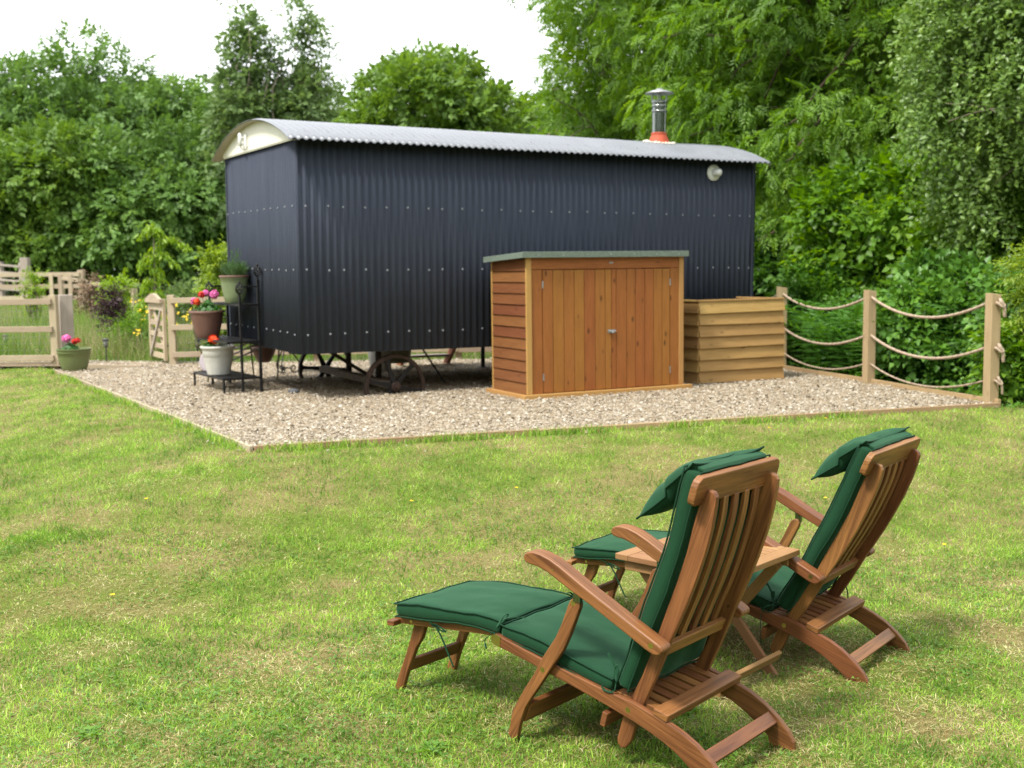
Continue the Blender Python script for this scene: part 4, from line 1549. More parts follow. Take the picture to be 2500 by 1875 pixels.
def rot2(poly, c, ang):
    ca, sa = math.cos(ang), math.sin(ang)
    return [(c[0] + (s - c[0]) * ca - (z - c[1]) * sa, c[1] + (s - c[0]) * sa + (z - c[1]) * ca) for s, z in poly]


def smooth2(pts, n):
    return [(p.x, p.z) for p in bez([(a, 0, b) for a, b in pts], n)]


def pad(name, path, th, t0, t1, parent, round_=0.014, dome=0.006, seed=0, amp=0.008):
    """canvas cushion following the centre line path (s,z), thickness th, spanning t0..t1"""
    P = smooth2(path, 30)
    ns = len(P)
    nt = 22
    rows = []
    V = []
    prof = []
    # ring around the section across t: top left->right, then bottom right->left
    us = np.linspace(-1, 1, nt)
    for u in us:
        prof.append((u, 1))
    for u in us[::-1]:
        prof.append((u, -1))
    nr = len(prof)
    L = [0]
    for i in range(1, ns):
        L.append(L[-1] + math.hypot(P[i][0] - P[i - 1][0], P[i][1] - P[i - 1][1]))
    half = (t1 - t0) / 2
    tc = (t0 + t1) / 2
    for i, (s, z) in enumerate(P):
        a = P[max(i - 1, 0)]
        b = P[min(i + 1, ns - 1)]
        d = Vector((b[0] - a[0], b[1] - a[1])).normalized()
        nv = Vector((-d.y, d.x))
        e = min(L[i], L[-1] - L[i])
        ef = min(1.0, e / 0.03)
        lv = 2 * L[i] / L[-1] - 1
        for u, sd in prof:
            eu = min(1.0, (1 - abs(u)) * half / 0.03)
            puff = dome * (1 - abs(u) ** 3) * (1 - abs(lv) ** 4)
            h = th / 2 * (0.93 + 0.07 * math.sqrt(max(0, 1 - (1 - ef) ** 2)) * math.sqrt(max(0, 1 - (1 - eu) ** 2))) + puff
            w = mnoise.noise(Vector((L[i] * 6 + seed * 3.1, u * 2.2 + seed, sd * 0.7 + seed))) * amp
            w += mnoise.noise(Vector((L[i] * 22 + seed, u * 7, sd + seed * 2))) * amp * 0.3
            t = tc + u * half * (1 + 0.004 * mnoise.noise(Vector((L[i] * 9, seed, sd))))
            o = nv * (sd * h + w)
            V.append((s + o.x, -t, z + o.y))
    F = []
    for i in range(ns - 1):
        for k in range(nr):
            a, b = i * nr + k, i * nr + (k + 1) % nr
            F.append((a, b, b + nr, a + nr))
    for base, flip in ((0, False), ((ns - 1) * nr, True)):
        for k in range(nt - 1):
            f = (base + k, base + nr - 1 - k, base + nr - 2 - k, base + k + 1)
            F.append(f if not flip else f[::-1])
    o = mk(name, V, F, CANVAS, parent, axis=(1, 0, 0), smooth=True)
    sb = o.modifiers.new("round", 'SUBSURF')
    sb.levels = sb.render_levels = 1
    # piping round the top and the bottom edge
    for sd in (0, 1):
        loop = []
        kk = (0, nt - 1) if sd == 0 else (nr - 1, nt)
        for i in range(ns):
            loop.append(V[i * nr + kk[0]])
        r_ = range(0, nt) if sd == 0 else range(nr - 1, nt - 1, -1)
        loop += [V[(ns - 1) * nr + k] for k in list(r_)[1:-1]]
        for i in range(ns - 1, -1, -1):
            loop.append(V[i * nr + kk[1]])
        loop += [V[k] for k in list(r_)[-2:0:-1]]
        c = Vector((0, 0, 0))
        for v in loop:
            c += Vector(v)
        c /= len(loop)
        pts = [Vector(v) for v in loop]
        pts.append(pts[0])
        mk("piping", *tubevf(pts, 0.0032, 6, False), PIPING, o, smooth=True)
    return o


def tie(parent, pts, w=0.0075, tassel=True):
    P = bez(pts, 8 * (len(pts) - 1))
    V, F = [], []
    for i, p in enumerate(P):
        a, b = P[max(i - 1, 0)], P[min(i + 1, len(P) - 1)]
        d = (b - a).normalized()
        s = d.cross(Vector((0.3, 0.2, 1))).normalized() * w / 2
        n_ = s.cross(d).normalized() * 0.0012
        V += [p - s - n_, p + s - n_, p + s + n_, p - s + n_]
    for i in range(len(P) - 1):
        for k in range(4):
            a, b = i * 4 + k, i * 4 + (k + 1) % 4
            F.append((a, b, b + 4, a + 4))
    F += [(3, 2, 1, 0), tuple(range(len(V) - 4, len(V)))]
    return mk("tie", V, F, CANVAS, parent, axis=(1, 0, 0), smooth=True)


def bolt(parent, s, z, t, side=-1, r=0.0095, mat=None):
    mb = MB()
    mb.lathe([(r, 0), (r, 0.0018), (r * 0.8, 0.003), (r * 0.45, 0.0031), (r * 0.42, 0.0012)], 12)
    o = mb.obj("bolt", mat or BRASS, parent, smooth=False, axis=(0, 0, 1))
    o.location = (s, -t, z)
    o.rotation_euler = (-math.pi / 2 * side, 0, 0)
    return o


def make_chair(label, mat4, back_rot, seed):
    random.seed(seed)
    c = thing("steamer_chair", label, "chair", mat4=mat4, group="wooden steamer chairs with green cushions")
    Wd = CHAIR_WOOD
    PV = (0.337, 0.158)
    # --- seat rails that sweep down into the rear feet
    top = [(0.905, 0.283), (0.897, 0.294), (0.883, 0.297), (0.853, 0.289), (0.688, 0.253), (0.55, 0.226), (0.42, 0.201), (0.332, 0.190), (0.241, 0.166), (0.184, 0.150), (0.142, 0.135), (0.09, 0.108), (0.038, 0.069), (0.003, 0.033), (-0.018, 0.0), (-0.022, -0.03)]
    bot = [(0.068, -0.03), (0.075, 0.0), (0.105, 0.024), (0.158, 0.061), (0.211, 0.088), (0.265, 0.108), (0.32, 0.126), (0.42, 0.153), (0.549, 0.184), (0.641, 0.204), (0.75, 0.229), (0.858, 0.251), (0.893, 0.259), (0.904, 0.268)]
    for t0 in (0.0, CW - 0.022):
        r_ = prism("seat_rail", top + bot, t0, t0 + 0.022, Wd, c, axis=(0.93, 0, 0.3), bevel=0.004)
        out = t0 - 0.0016 if t0 == 0 else t0 + 0.0221
        prism("hinge_plate", [(0.9045, 0.282), (0.897, 0.2935), (0.883, 0.2965), (0.862, 0.291), (0.866, 0.254), (0.893, 0.2595), (0.9035, 0.268)], out, out + 0.0015, BRASS, r_, bevel=0)
    bolt(c, PV[0], PV[1], -0.0002)
    bolt(c, PV[0], PV[1], CW + 0.0002, 1)
    # stretchers and slats
    prism("rear_stretcher", [(0.072, 0.087), (0.038, 0.057), (0.051, 0.041), (0.086, 0.071)], 0.0225, CW - 0.0225, Wd, c, axis=(0, 1, 0))
    prism("rear_slat", [(0.240, 0.190), (0.243, 0.167), (0.192, 0.151), (0.186, 0.176)], -0.003, CW + 0.003, Wd, c, axis=(0, 1, 0), bevel=0.004)
    prism("front_slat", [(0.868, 0.290), (0.87, 0.277), (0.83, 0.267), (0.828, 0.281)], 0.0225, CW - 0.0225, Wd, c, axis=(0, 1, 0))
    NS = 8
    for k in range(NS):
        a = 0.030 + (CW - 0.060) * k / NS + 0.006
        b = a + (CW - 0.060) / NS - 0.013
        up = [(0.2435, 0.171), (0.332, 0.187), (0.42, 0.196), (0.55, 0.219), (0.70, 0.250), (0.825, 0.278)]
        prism("seat_slat", up + [(s + 0.002, z - 0.012) for s, z in up[::-1]], a, b, Wd, c, axis=(1, 0, 0.2), bevel=0.002)
    prism("support_bar", [(0.412, 0.128), (0.424, 0.080), (0.444, 0.085), (0.432, 0.133)], -0.004, CW + 0.004, Wd, c, axis=(0, 1, 0))
    # --- leg rest
    ft = [(0.893, 0.299), (1.00, 0.298), (1.15, 0.285), (1.30, 0.266), (1.428, 0.252), (1.434, 0.245), (1.432, 0.222), (1.30, 0.232), (1.15, 0.248), (1.00, 0.262), (0.90, 0.268)]
    for t0 in (0.052, CW - 0.074):
        prism("leg_rest_rail", ft, t0, t0 + 0.022, Wd, c, axis=(1, 0, -0.1), bevel=0.003)
    prism("end_slat", [(1.435, 0.240), (1.434, 0.219), (1.398, 0.222), (1.399, 0.243)], 0.012, CW - 0.012, Wd, c, axis=(0, 1, 0), bevel=0.004)
    for k in range(7):
        s = 0.93 + k * 0.068
        z = 0.2995 - max(0, (s - 1.0)) * 0.106
        prism("leg_rest_slat", [(s, z + 0.009), (s + 0.045, z + 0.007), (s + 0.045, z - 0.004), (s, z - 0.002)], 0.03, CW - 0.03, Wd, c, axis=(0, 1, 0), bevel=0.002)
    lg = [(1.354, 0.224), (1.373, 0.166), (1.398, 0.101), (1.428, 0.033), (1.466, -0.06), (1.424, -0.06), (1.394, 0.025), (1.345, 0.133), (1.314, 0.178), (1.294, 0.232)]
    for t0 in (0.0755, CW - 0.0975):
        prism("front_leg", lg, t0, t0 + 0.022, Wd, c, axis=(0.3, 0, -1), bevel=0.004)
    for t0, sd in ((0.0518, -1), (CW - 0.0518, 1)):
        bolt(c, 1.345, 0.242, t0, sd, 0.006)
    prism("leg_stretcher", [(1.392, 0.082), (1.412, 0.032), (1.398, 0.026), (1.378, 0.076)], 0.098, CW - 0.098, Wd, c, axis=(0, 1, 0))
    # --- arm supports
    B0 = (0.662, 0.224)
    sup = [(0.549, 0.482), (0.56, 0.459), (0.583, 0.399), (0.61, 0.345), (0.661, 0.271), (0.703, 0.197), (0.744, 0.137), (0.772, 0.092), (0.794, 0.050), (0.815, -0.05), (0.776, -0.05), (0.762, 0.009), (0.737, 0.077), (0.699, 0.133), (0.661, 0.187), (0.624, 0.241), (0.578, 0.307), (0.550, 0.365), (0.530, 0.415), (0.511, 0.462), (0.510, 0.478), (0.518, 0.490), (0.535, 0.492)]
    arot = back_rot * 0.55
    SUPT = rot2(sup, B0, arot)
    for t0 in (-0.0225, CW + 0.0005):
        prism("arm_support", SUPT, t0, t0 + 0.022, Wd, c, axis=(0.5, 0, -0.85), bevel=0.004)
    for t0, sd in ((-0.0227, -1), (CW + 0.0227, 1)):
        bolt(c, B0[0], B0[1], t0, sd)
        q = rot2([(0.537, 0.474)], B0, arot)[0]
        bolt(c, q[0], q[1], t0, sd)
    prism("support_stretcher", rot2([(0.742, 0.094), (0.774, 0.022), (0.757, 0.014), (0.725, 0.086)], B0, arot), 0.0, CW, Wd, c, axis=(0, 1, 0))
    # --- arms
    abot = [(0.709, 0.585), (0.69, 0.5815), (0.669, 0.580), (0.624, 0.567), (0.584, 0.548), (0.544, 0.528), (0.504, 0.511), (0.465, 0.494), (0.389, 0.458), (0.314, 0.421), (0.241, 0.385), (0.218, 0.376), (0.203, 0.374)]
    atop = [(0.188, 0.381), (0.182, 0.392), (0.186, 0.404), (0.20, 0.413), (0.226, 0.425), (0.299, 0.459), (0.374, 0.496), (0.45, 0.532), (0.49, 0.552), (0.53, 0.573), (0.57, 0.594), (0.61, 0.612), (0.65, 0.623), (0.68, 0.626), (0.70, 0.624), (0.715, 0.617), (0.7235, 0.605), (0.720, 0.592)]
    tip0 = rot2([(0.537, 0.474)], B0, arot)[0]
    da = (tip0[0] - 0.537, tip0[1] - 0.474)
    apoly = [(s + da[0], z + da[1]) for s, z in abot + atop]
    for t0 in (-0.050, CW - 0.008):
        ar = prism("armrest", apoly, t0, t0 + 0.058, Wd, c, axis=(0.9, 0, 0.44), bevel=0.008, seg=3)
        tt = t0 + 0.029
        V, F = boxvf(tip0[0] - 0.030, tip0[0] - 0.002, -tt - 0.010 if t0 < 0 else -tt - 0.004, -tt + 0.004 if t0 < 0 else -tt + 0.010, tip0[1] + 0.005, tip0[1] + 0.062)
        mk("bracket", V, F, STEEL, ar)
    for t0, sd in ((-0.0502, -1), (CW + 0.0502, 1)):
        bolt(c, 0.222 + da[0], 0.403 + da[1], t0, sd)
        bolt(c, 0.60 + da[0], 0.578 + da[1], t0, sd, 0.004)
    bolt(c, 0.600 + da[0], 0.583 + da[1], CW - 0.0082, -1, 0.004)
    # --- backrest, swung about the pivot
    R = lambda poly: rot2(poly, PV, back_rot)
    sf = [(0.092, 0.884), (0.103, 0.844), (0.122, 0.779), (0.147, 0.683), (0.178, 0.592), (0.209, 0.513), (0.241, 0.425), (0.267, 0.355), (0.299, 0.276), (0.345, 0.187), (0.373, 0.118), (0.394, 0.045), (0.392, 0.026), (0.378, 0.015)]
    sbk = [(0.360, 0.021), (0.342, 0.047), (0.322, 0.111), (0.294, 0.181), (0.252, 0.270), (0.224, 0.338), (0.196, 0.408), (0.176, 0.450), (0.141, 0.529), (0.111, 0.606), (0.081, 0.694), (0.060, 0.772), (0.047, 0.845), (0.045, 0.872), (0.053, 0.887), (0.070, 0.893)]
    for t0 in (0.024, CW - 0.046):
        prism("back_stile", R(sf + sbk), t0, t0 + 0.022, Wd, c, axis=(-0.33, 0, 0.94), bevel=0.004)
    # top rail: rounded ends in its own plane
    q0, q1 = Vector((0.1035, 0.848)), Vector((0.080, 0.936))
    d = (q1 - q0).normalized()
    nn = Vector((-d.y, d.x)) * 0.0125
    hh = (q1 - q0).length
    out = []
    T0, T1 = -0.032, CW + 0.032
    for tx, hz in [(T0 + 0.012, 0.0), (T0 + 0.003, 0.008), (T0, 0.022), (T0, hh - 0.032), (T0 + 0.006, hh - 0.013), (T0 + 0.024, hh), (T1 - 0.024, hh), (T1 - 0.006, hh - 0.013), (T1, hh - 0.032), (T1, 0.022), (T1 - 0.003, 0.008), (T1 - 0.012, 0.0)]:
        out.append((tx, hz))
    V = []
    for sgn in (1, -1):
        for tx, hz in out:
            p = q0 + d * hz + nn * sgn
            p = rot2([(p.x, p.y)], PV, back_rot)[0]
            V.append((p[0], -tx, p[1]))
    n = len(out)
    F = [tuple(range(n)), tuple(range(2 * n - 1, n - 1, -1))] + [(i, i + n, (i + 1) % n + n, (i + 1) % n) for i in range(n)]
    mk("top_rail", V, F, Wd, c, axis=(0, 1, 0), bevel=0.004)
    prism("lower_rail", R([(0.222, 0.378), (0.237, 0.338), (0.256, 0.345), (0.241, 0.385)]), 0.0465, CW - 0.0465, Wd, c, axis=(0, 1, 0))
    mid = smooth2([(0.244, 0.384), (0.218, 0.447), (0.176, 0.545), (0.142, 0.640), (0.114, 0.735), (0.100, 0.797), (0.0935, 0.852)], 18)
    fr_, bk_ = [], []
    for i, (s, z) in enumerate(mid):
        a, b = mid[max(i - 1, 0)], mid[min(i + 1, len(mid) - 1)]
        dv = Vector((b[0] - a[0], b[1] - a[1])).normalized()
        fr_.append((s + dv.y * 0.0065, z - dv.x * 0.0065))
        bk_.append((s - dv.y * 0.0065, z + dv.x * 0.0065))
    for k in range(5):
        a = 0.0465 + 0.0362 + k * (0.0315 + 0.0362)
        prism("back_slat", R(fr_ + bk_[::-1]), a, a + 0.0315, Wd, c, axis=(-0.3, 0, 0.95), bevel=0.002)
    for t0, sd in ((0.046, 1), (CW - 0.046, -1)):
        q = R([(0.215, 0.42)])[0]
        bolt(c, q[0], q[1], t0 + (0.0002 if sd > 0 else -0.0002), sd, 0.006)
    # --- cushions
    pad("leg_cushion", [(1.398, 0.283), (1.25, 0.302), (1.06, 0.315), (0.96, 0.318), (0.884, 0.312)][::-1], 0.050, 0.020, CW - 0.020, c, seed=seed + 1, dome=0.008)
    pad("seat_cushion", [(0.872, 0.309), (0.76, 0.295), (0.64, 0.272), (0.52, 0.242), (0.405, 0.218)][::-1], 0.050, 0.010, CW - 0.010, c, seed=seed + 2, dome=0.010)
    bp_ = R([(0.362, 0.222), (0.345, 0.268), (0.305, 0.375), (0.268, 0.475), (0.228, 0.575), (0.192, 0.68), (0.165, 0.775), (0.142, 0.86), (0.116, 0.950)])
    pad("back_cushion", bp_, 0.056, 0.006, CW - 0.006, c, seed=seed + 3, dome=0.008)
    # head pillow: pinched corners, hanging over the front of the back cushion
    pc = rot2([(0.217, 0.876)], PV, back_rot)[0]
    ang = back_rot * 0.8
    ax = Vector((math.cos(ang) * 0.77 + math.sin(ang) * 0.64, 0, math.sin(ang) * 0.77 - math.cos(ang) * 0.64))
    nz_ = Vector((-ax.z, 0, ax.x))
    nu, nv = 26, 16
    V, F = [], []
    LU, LV = CW / 2 - 0.018, 0.125
    for sgn in (1, -1):
        for i in range(nu + 1):
            for j in range(nv + 1):
                u, v = -1 + 2 * i / nu, -1 + 2 * j / nv
                bul = (max(0, 1 - abs(u) ** 5) ** 0.55) * (max(0, 1 - abs(v) ** 3.0) ** 0.6)
                pin = 1 + 0.10 * (abs(u) * abs(v)) ** 3 - 0.07 * (abs(v) ** 2) * (1 - abs(u) ** 2) * 0.6
                pin2 = 1 + 0.05 * (abs(u) * abs(v)) ** 3 - 0.03 * (abs(u) ** 2) * (1 - abs(v) ** 2)
                w = 0.0055 * mnoise.noise(Vector((u * 3 + seed, v * 3, sgn))) + 0.0025 * mnoise.noise(Vector((u * 11 + seed, v * 8, sgn)))
                h = sgn * (0.045 * bul + 0.002) + w * (0.3 + bul)
                drop = 0.010 * (abs(u) ** 4) * (1 if v > 0 else -0.4)
                p = Vector((pc[0], 0, pc[1])) + ax * (v * LV * pin) + Vector((0, -1, 0)) * (u * LU * pin2 + CW / 2) + nz_ * (h - drop * 1.5)
                V.append(p)
    S = (nu + 1) * (nv + 1)
    for i in range(nu):
        for j in range(nv):
            a = i * (nv + 1) + j
            F.append((a, a + nv + 1, a + nv + 2, a + 1))
            F.append((S + a, S + a + 1, S + a + nv + 2, S + a + nv + 1))
    rim = [i * (nv + 1) for i in range(nu + 1)] + [nu * (nv + 1) + j for j in range(1, nv + 1)] + [i * (nv + 1) + nv for i in range(nu - 1, -1, -1)] + [j for j in range(nv - 1, 0, -1)]
    for a, b in zip(rim, rim[1:] + rim[:1]):
        F.append((a, b, S + b, S + a))
    pil = mk("pillow", V, F, CANVAS, c, axis=(0, 1, 0), smooth=True)
    sb = pil.modifiers.new("round", 'SUBSURF'); sb.levels = sb.render_levels = 1
    mk("piping", *tubevf([(Vector(V[i]) + Vector(V[S + i])) / 2 for i in rim + rim[:1]], 0.0034, 6, False), PIPING, pil, smooth=True)
    # flap that holds the pillow on the back cushion
    tb = rot2([(0.124, 0.958), (0.095, 0.952), (0.088, 0.94), (0.150, 0.942)], PV, back_rot)
    prism("pillow_flap", tb, 0.03, CW - 0.03, CANVAS, c, axis=(0, 1, 0), bevel=0.004)
    # --- ties
    def Y(s, t, z): return (s, -t, z)
    for t, o in ((0.008, -1), (CW - 0.008, 1)):
        tie(c, [Y(0.882, t + 0.02 * -o, 0.345), Y(0.878, t + 0.006 * o, 0.325), Y(0.905, t + 0.014 * o, 0.292), Y(0.930, t + 0.012 * o, 0.268), Y(0.925, t + 0.012 * o, 0.238)])
        tie(c, [Y(0.880, t + 0.004 * o, 0.318), Y(0.862, t + 0.016 * -o, 0.349), Y(0.845, t + 0.05 * -o, 0.350), Y(0.825, t + 0.085 * -o, 0.344)])
        tie(c, [Y(0.880, t, 0.328), Y(0.882, t + 0.03 * -o, 0.352), Y(0.880, t + 0.055 * -o, 0.353), Y(0.876, t + 0.03 * -o, 0.340), Y(0.878, t, 0.322)])
        q = 0.012 if o < 0 else -0.012
        tie(c, [Y(0.388, t + q * 0.2, 0.240), Y(0.396, t + q, 0.262), Y(0.418, t + q * 2.0, 0.292), Y(0.440, t + q * 2.6, 0.312)])
        tie(c, [Y(0.385, t + q * 0.3, 0.235), Y(0.404, t + q * 1.2, 0.270), Y(0.398, t + q * 1.8, 0.282), Y(0.390, t + q * 0.8, 0.254)])
        tie(c, [Y(0.386, t, 0.240), Y(0.392, t - q * 0.6, 0.205), Y(0.424, t - q * 0.9, 0.203), Y(0.438, t - q * 0.6, 0.213)], 0.006)
    # bow under the leg cushion
    tie(c, [Y(1.33, 0.040, 0.262), Y(1.29, 0.030, 0.268), Y(1.24, 0.036, 0.268), Y(1.21, 0.034, 0.252)], 0.006)
    tie(c, [Y(1.215, 0.036, 0.262), Y(1.175, 0.030, 0.258), Y(1.15, 0.034, 0.245), Y(1.18, 0.036, 0.245), Y(1.215, 0.036, 0.260)], 0.006)
    tie(c, [Y(1.21, 0.036, 0.262), Y(1.18, 0.040, 0.220), Y(1.15, 0.045, 0.16), Y(1.125, 0.046, 0.115)], 0.006)
    if back_rot > 0.02:
        tie(c, [Y(0.385, 0.0, 0.235), Y(0.42, -0.012, 0.215), Y(0.432, -0.016, 0.15), Y(0.428, -0.014, 0.07)], 0.006)
        tie(c, [Y(0.345, CW - 0.002, 0.250), Y(0.30, CW + 0.012, 0.245), Y(0.275, CW + 0.02, 0.20), Y(0.265, CW + 0.016, 0.12)], 0.006)
    return c


M1 = chair_matrix(0.6120, 3.3140, -0.2886, 2.45272, 0.00166, -0.0146)
M2 = chair_matrix(1.3448, 4.3137, -0.3419, 2.46574, 0.0150, 0.0059)
make_chair("nearer wooden steamer chair with green cushions and a more upright back", M1, 0.0, 3)
make_chair("farther wooden steamer chair beyond the slatted table, its back reclined lower", M2, math.radians(6.8), 8)

# ------------------------------------------------------------------ slatted side table between the chairs
TA, TB_, TC, TD = [Vector(p) for p in ((0.386, 4.424, 0.15), (0.791, 4.090, 0.15), (1.123, 4.450, 0.15), (0.751, 4.829, 0.15))]
tc_ = (TA + TB_ + TC + TD) / 4
tx = ((TB_ - TA).normalized() + (TC - TD).normalized()).normalized()
ty = Vector((-tx.y, tx.x, 0))
TLX, TLY = 0.525, 0.512
zg = float(height(tc_.x, tc_.y)) - 0.01
MT = Matrix((tx, ty, Vector((0, 0, 1)))).transposed().to_4x4()
MT.translation = (tc_.x, tc_.y, zg)
tb = thing("side_table", "folding pale slatted wooden side table between the two steamer chairs", "table", mat4=MT)
TZ = 0.15 - zg
hx_, hy_ = TLX / 2, TLY / 2
fw = 0.062
for x0, x1 in ((-hx_, -hx_ + fw), (hx_ - fw, hx_)):
    box_obj("frame_board", x0, x1, -hy_, hy_, TZ - 0.024, TZ, TABLE_WOOD, tb, 0.003, axis=(0, 1, 0))
for y0, y1 in ((-hy_, -hy_ + fw), (hy_ - fw, hy_)):
    box_obj("frame_board", -hx_ + fw + 0.001, hx_ - fw - 0.001, y0, y1, TZ - 0.024, TZ - 0.0005, TABLE_WOOD, tb, 0.003, axis=(1, 0, 0))
n = 9
sp = (TLY - 2 * fw - 0.004) / n
for k in range(n):
    y0 = -hy_ + fw + 0.004 + k * sp
    box_obj("top_slat", -hx_ + fw + 0.002, hx_ - fw - 0.002, y0, y0 + sp - 0.0085, TZ - 0.034, TZ - 0.001, TABLE_WOOD, tb, 0.0015, axis=(1, 0, 0))
for y in (-hy_ + 0.022, hy_ - 0.044):
    box_obj("apron", -hx_ + 0.03, hx_ - 0.03, y, y + 0.02, TZ - 0.066, TZ - 0.0245, TABLE_WOOD, tb, 0.003, axis=(1, 0, 0))


def table_leg(x0, x1, y, w=0.042):
    V, F = barvf((x0, y, TZ - 0.05), (x1, y, -0.03), 0.02, w, up=(0, 1, 0))
    V, F = barvf((x0, y, TZ - 0.05), (x1, y, -0.03), w, 0.02, up=(0, 1, 0))
    return mk("leg", V, F, TABLE_WOOD, tb, axis=(x1 - x0, 0, -TZ), bevel=0.003)


for y, q in ((-hy_ + 0.06, 1), (hy_ - 0.06, 1)):
    table_leg(0.20, -0.21, y + 0.0)
    table_leg(-0.20, 0.225, y + (0.0215 if y < 0 else -0.0215))
    bolt(tb, 0.0, TZ * 0.5 - 0.03, -(y - 0.011) if y < 0 else -(y + 0.011), 1 if y > 0 else -1, 0.006)
xs_ = 0.178
zs_ = 0.075
V, F = barvf((xs_ + 0.012, -hy_ + 0.03, zs_), (xs_ + 0.012, hy_ - 0.03, zs_), 0.018, 0.042, up=(0.5, 0, 0.86))
mk("stretcher", V, F, TABLE_WOOD, tb, axis=(0, 1, 0), bevel=0.003)
V, F = barvf((-0.165 - 0.01, -hy_ + 0.04, zs_ + 0.02), (-0.165 - 0.01, hy_ - 0.04, zs_ + 0.02), 0.018, 0.042, up=(-0.5, 0, 0.86))
mk("stretcher", V, F, TABLE_WOOD, tb, axis=(0, 1, 0), bevel=0.003)

# ------------------------------------------------------------------ leaf sprays (x along the twig, y across, z up)
def t_leaflet(x, y, ang, L, W, dz=0.0, tipdrop=0.0, fold=0.12):
    """pointed oval leaf folded on its midrib: 4 triangles' worth in 2 quads -> 4 tris"""
    c, s = math.cos(ang), math.sin(ang)
    P = [(0, 0, 0), (L * 0.42, W / 2, fold * W), (L, 0, -tipdrop), (L * 0.42, -W / 2, fold * W)]
    V = [(x + px * c - py * s, y + px * s + py * c, dz + pz) for px, py, pz in P]
    return V, [(0, 1, 2), (0, 2, 3)]


def t_join(parts):
    V, F = [], []
    for v, f in parts:
        k = len(V)
        V += v
        F += [tuple(i + k for i in t) for t in f]
    return np.array(V, float), np.array(F, int)


def spray_broad(n=5, L=0.11, W=0.07, seed=0):
    r = random.Random(seed)
    ps = []
    for i in range(n):
        x = 0.24 * i / n
        sd = 1 if i % 2 else -1
        ps.append(t_leaflet(x, 0, sd * r.uniform(0.5, 1.2), L * r.uniform(.75, 1.15), W * r.uniform(.8, 1.1), r.uniform(-.03, .03), r.uniform(.01, .05)))
    ps.append(t_leaflet(0.24, 0, r.uniform(-.3, .3), L, W, 0, 0.03))
    return t_join(ps)


def spray_pinnate(n=5, L=0.09, W=0.032, seed=0, droop=0.10):
    r = random.Random(seed)
    ps = []
    for i in range(n):
        x = 0.05 + 0.20 * i / n
        dz = -droop * (x / 0.25) ** 2
        for sd in (1, -1):
            ps.append(t_leaflet(x, 0, sd * r.uniform(0.75, 1.15), L * r.uniform(.85, 1.15), W, dz, r.uniform(.02, .05)))
    ps.append(t_leaflet(0.25, 0, 0, L, W, -droop, 0.04))
    return t_join(ps)


def spray_hanging(n=9, L=0.05, W=0.035, seed=0, length=0.34):
    r = random.Random(seed)
    ps = []
    for i in range(n):
        x = length * (i + 0.5) / n
        v, f = t_leaflet(0, 0, r.uniform(-2.4, 2.4), L * r.uniform(.7, 1.2), W * r.uniform(.8, 1.1), 0, 0.01)
        rot = Euler((r.uniform(-1.2, 1.2), r.uniform(-0.9, 0.9), 0)).to_matrix()
        v = [tuple(rot @ Vector(q) + Vector((x, 0, 0))) for q in v]
        ps.append((v, f))
    return t_join(ps)


def place(template, pos, dirs, ups, scale, rnd=None, rng=RNG):
    """copies of a spray: arrays of positions, directions, up vectors and sizes"""
    TV, TF = template
    d = dirs / np.maximum(np.linalg.norm(dirs, axis=1, keepdims=True), 1e-9)
    b = np.cross(ups, d)
    b /= np.maximum(np.linalg.norm(b, axis=1, keepdims=True), 1e-9)
    u = np.cross(d, b)
    N = len(pos)
    V = pos[:, None, :] + scale[:, None, None] * (TV[None, :, 0:1] * d[:, None] + TV[None, :, 1:2] * b[:, None] + TV[None, :, 2:3] * u[:, None])
    F = TF[None] + (np.arange(N) * len(TV))[:, None, None]
    if rnd is None:
        rnd = rng.random(N)
    leaf = np.arange(len(TV)) // 4
    jit = rng.normal(0, 0.10, (N, leaf.max() + 1))
    R = np.clip(rnd[:, None] + jit[:, leaf], 0, 1)
    return V.reshape(-1, 3), F.reshape(-1, 3), R.reshape(-1)


def merge(chunks):
    V, F, R = [], [], []
    k = 0
    for v, f, r in chunks:
        V.append(v)
        F.append(f + k)
        R.append(r)
        k += len(v)
    return np.concatenate(V), np.concatenate(F), np.concatenate(R)


def blobs_in(c, rad, n, rb, rng, low=-0.85, jitter=0.25):
    """clump centres spread over the shell of a crown"""
    out = []
    for i in range(n):
        z = 1 - (1 - low) * (i + 0.5) / n
        a = i * 2.39996 + rng.uniform(-.4, .4)
        q = math.sqrt(max(0, 1 - z * z))
        k = 1 - rb * 0.6 + rng.uniform(-jitter, jitter * 0.5)
        p = np.array([q * math.cos(a), q * math.sin(a), z]) * k
        out.append((np.array(c) + p * np.array(rad), rb * float(np.mean(rad)) * rng.uniform(0.7, 1.3)))
    return out


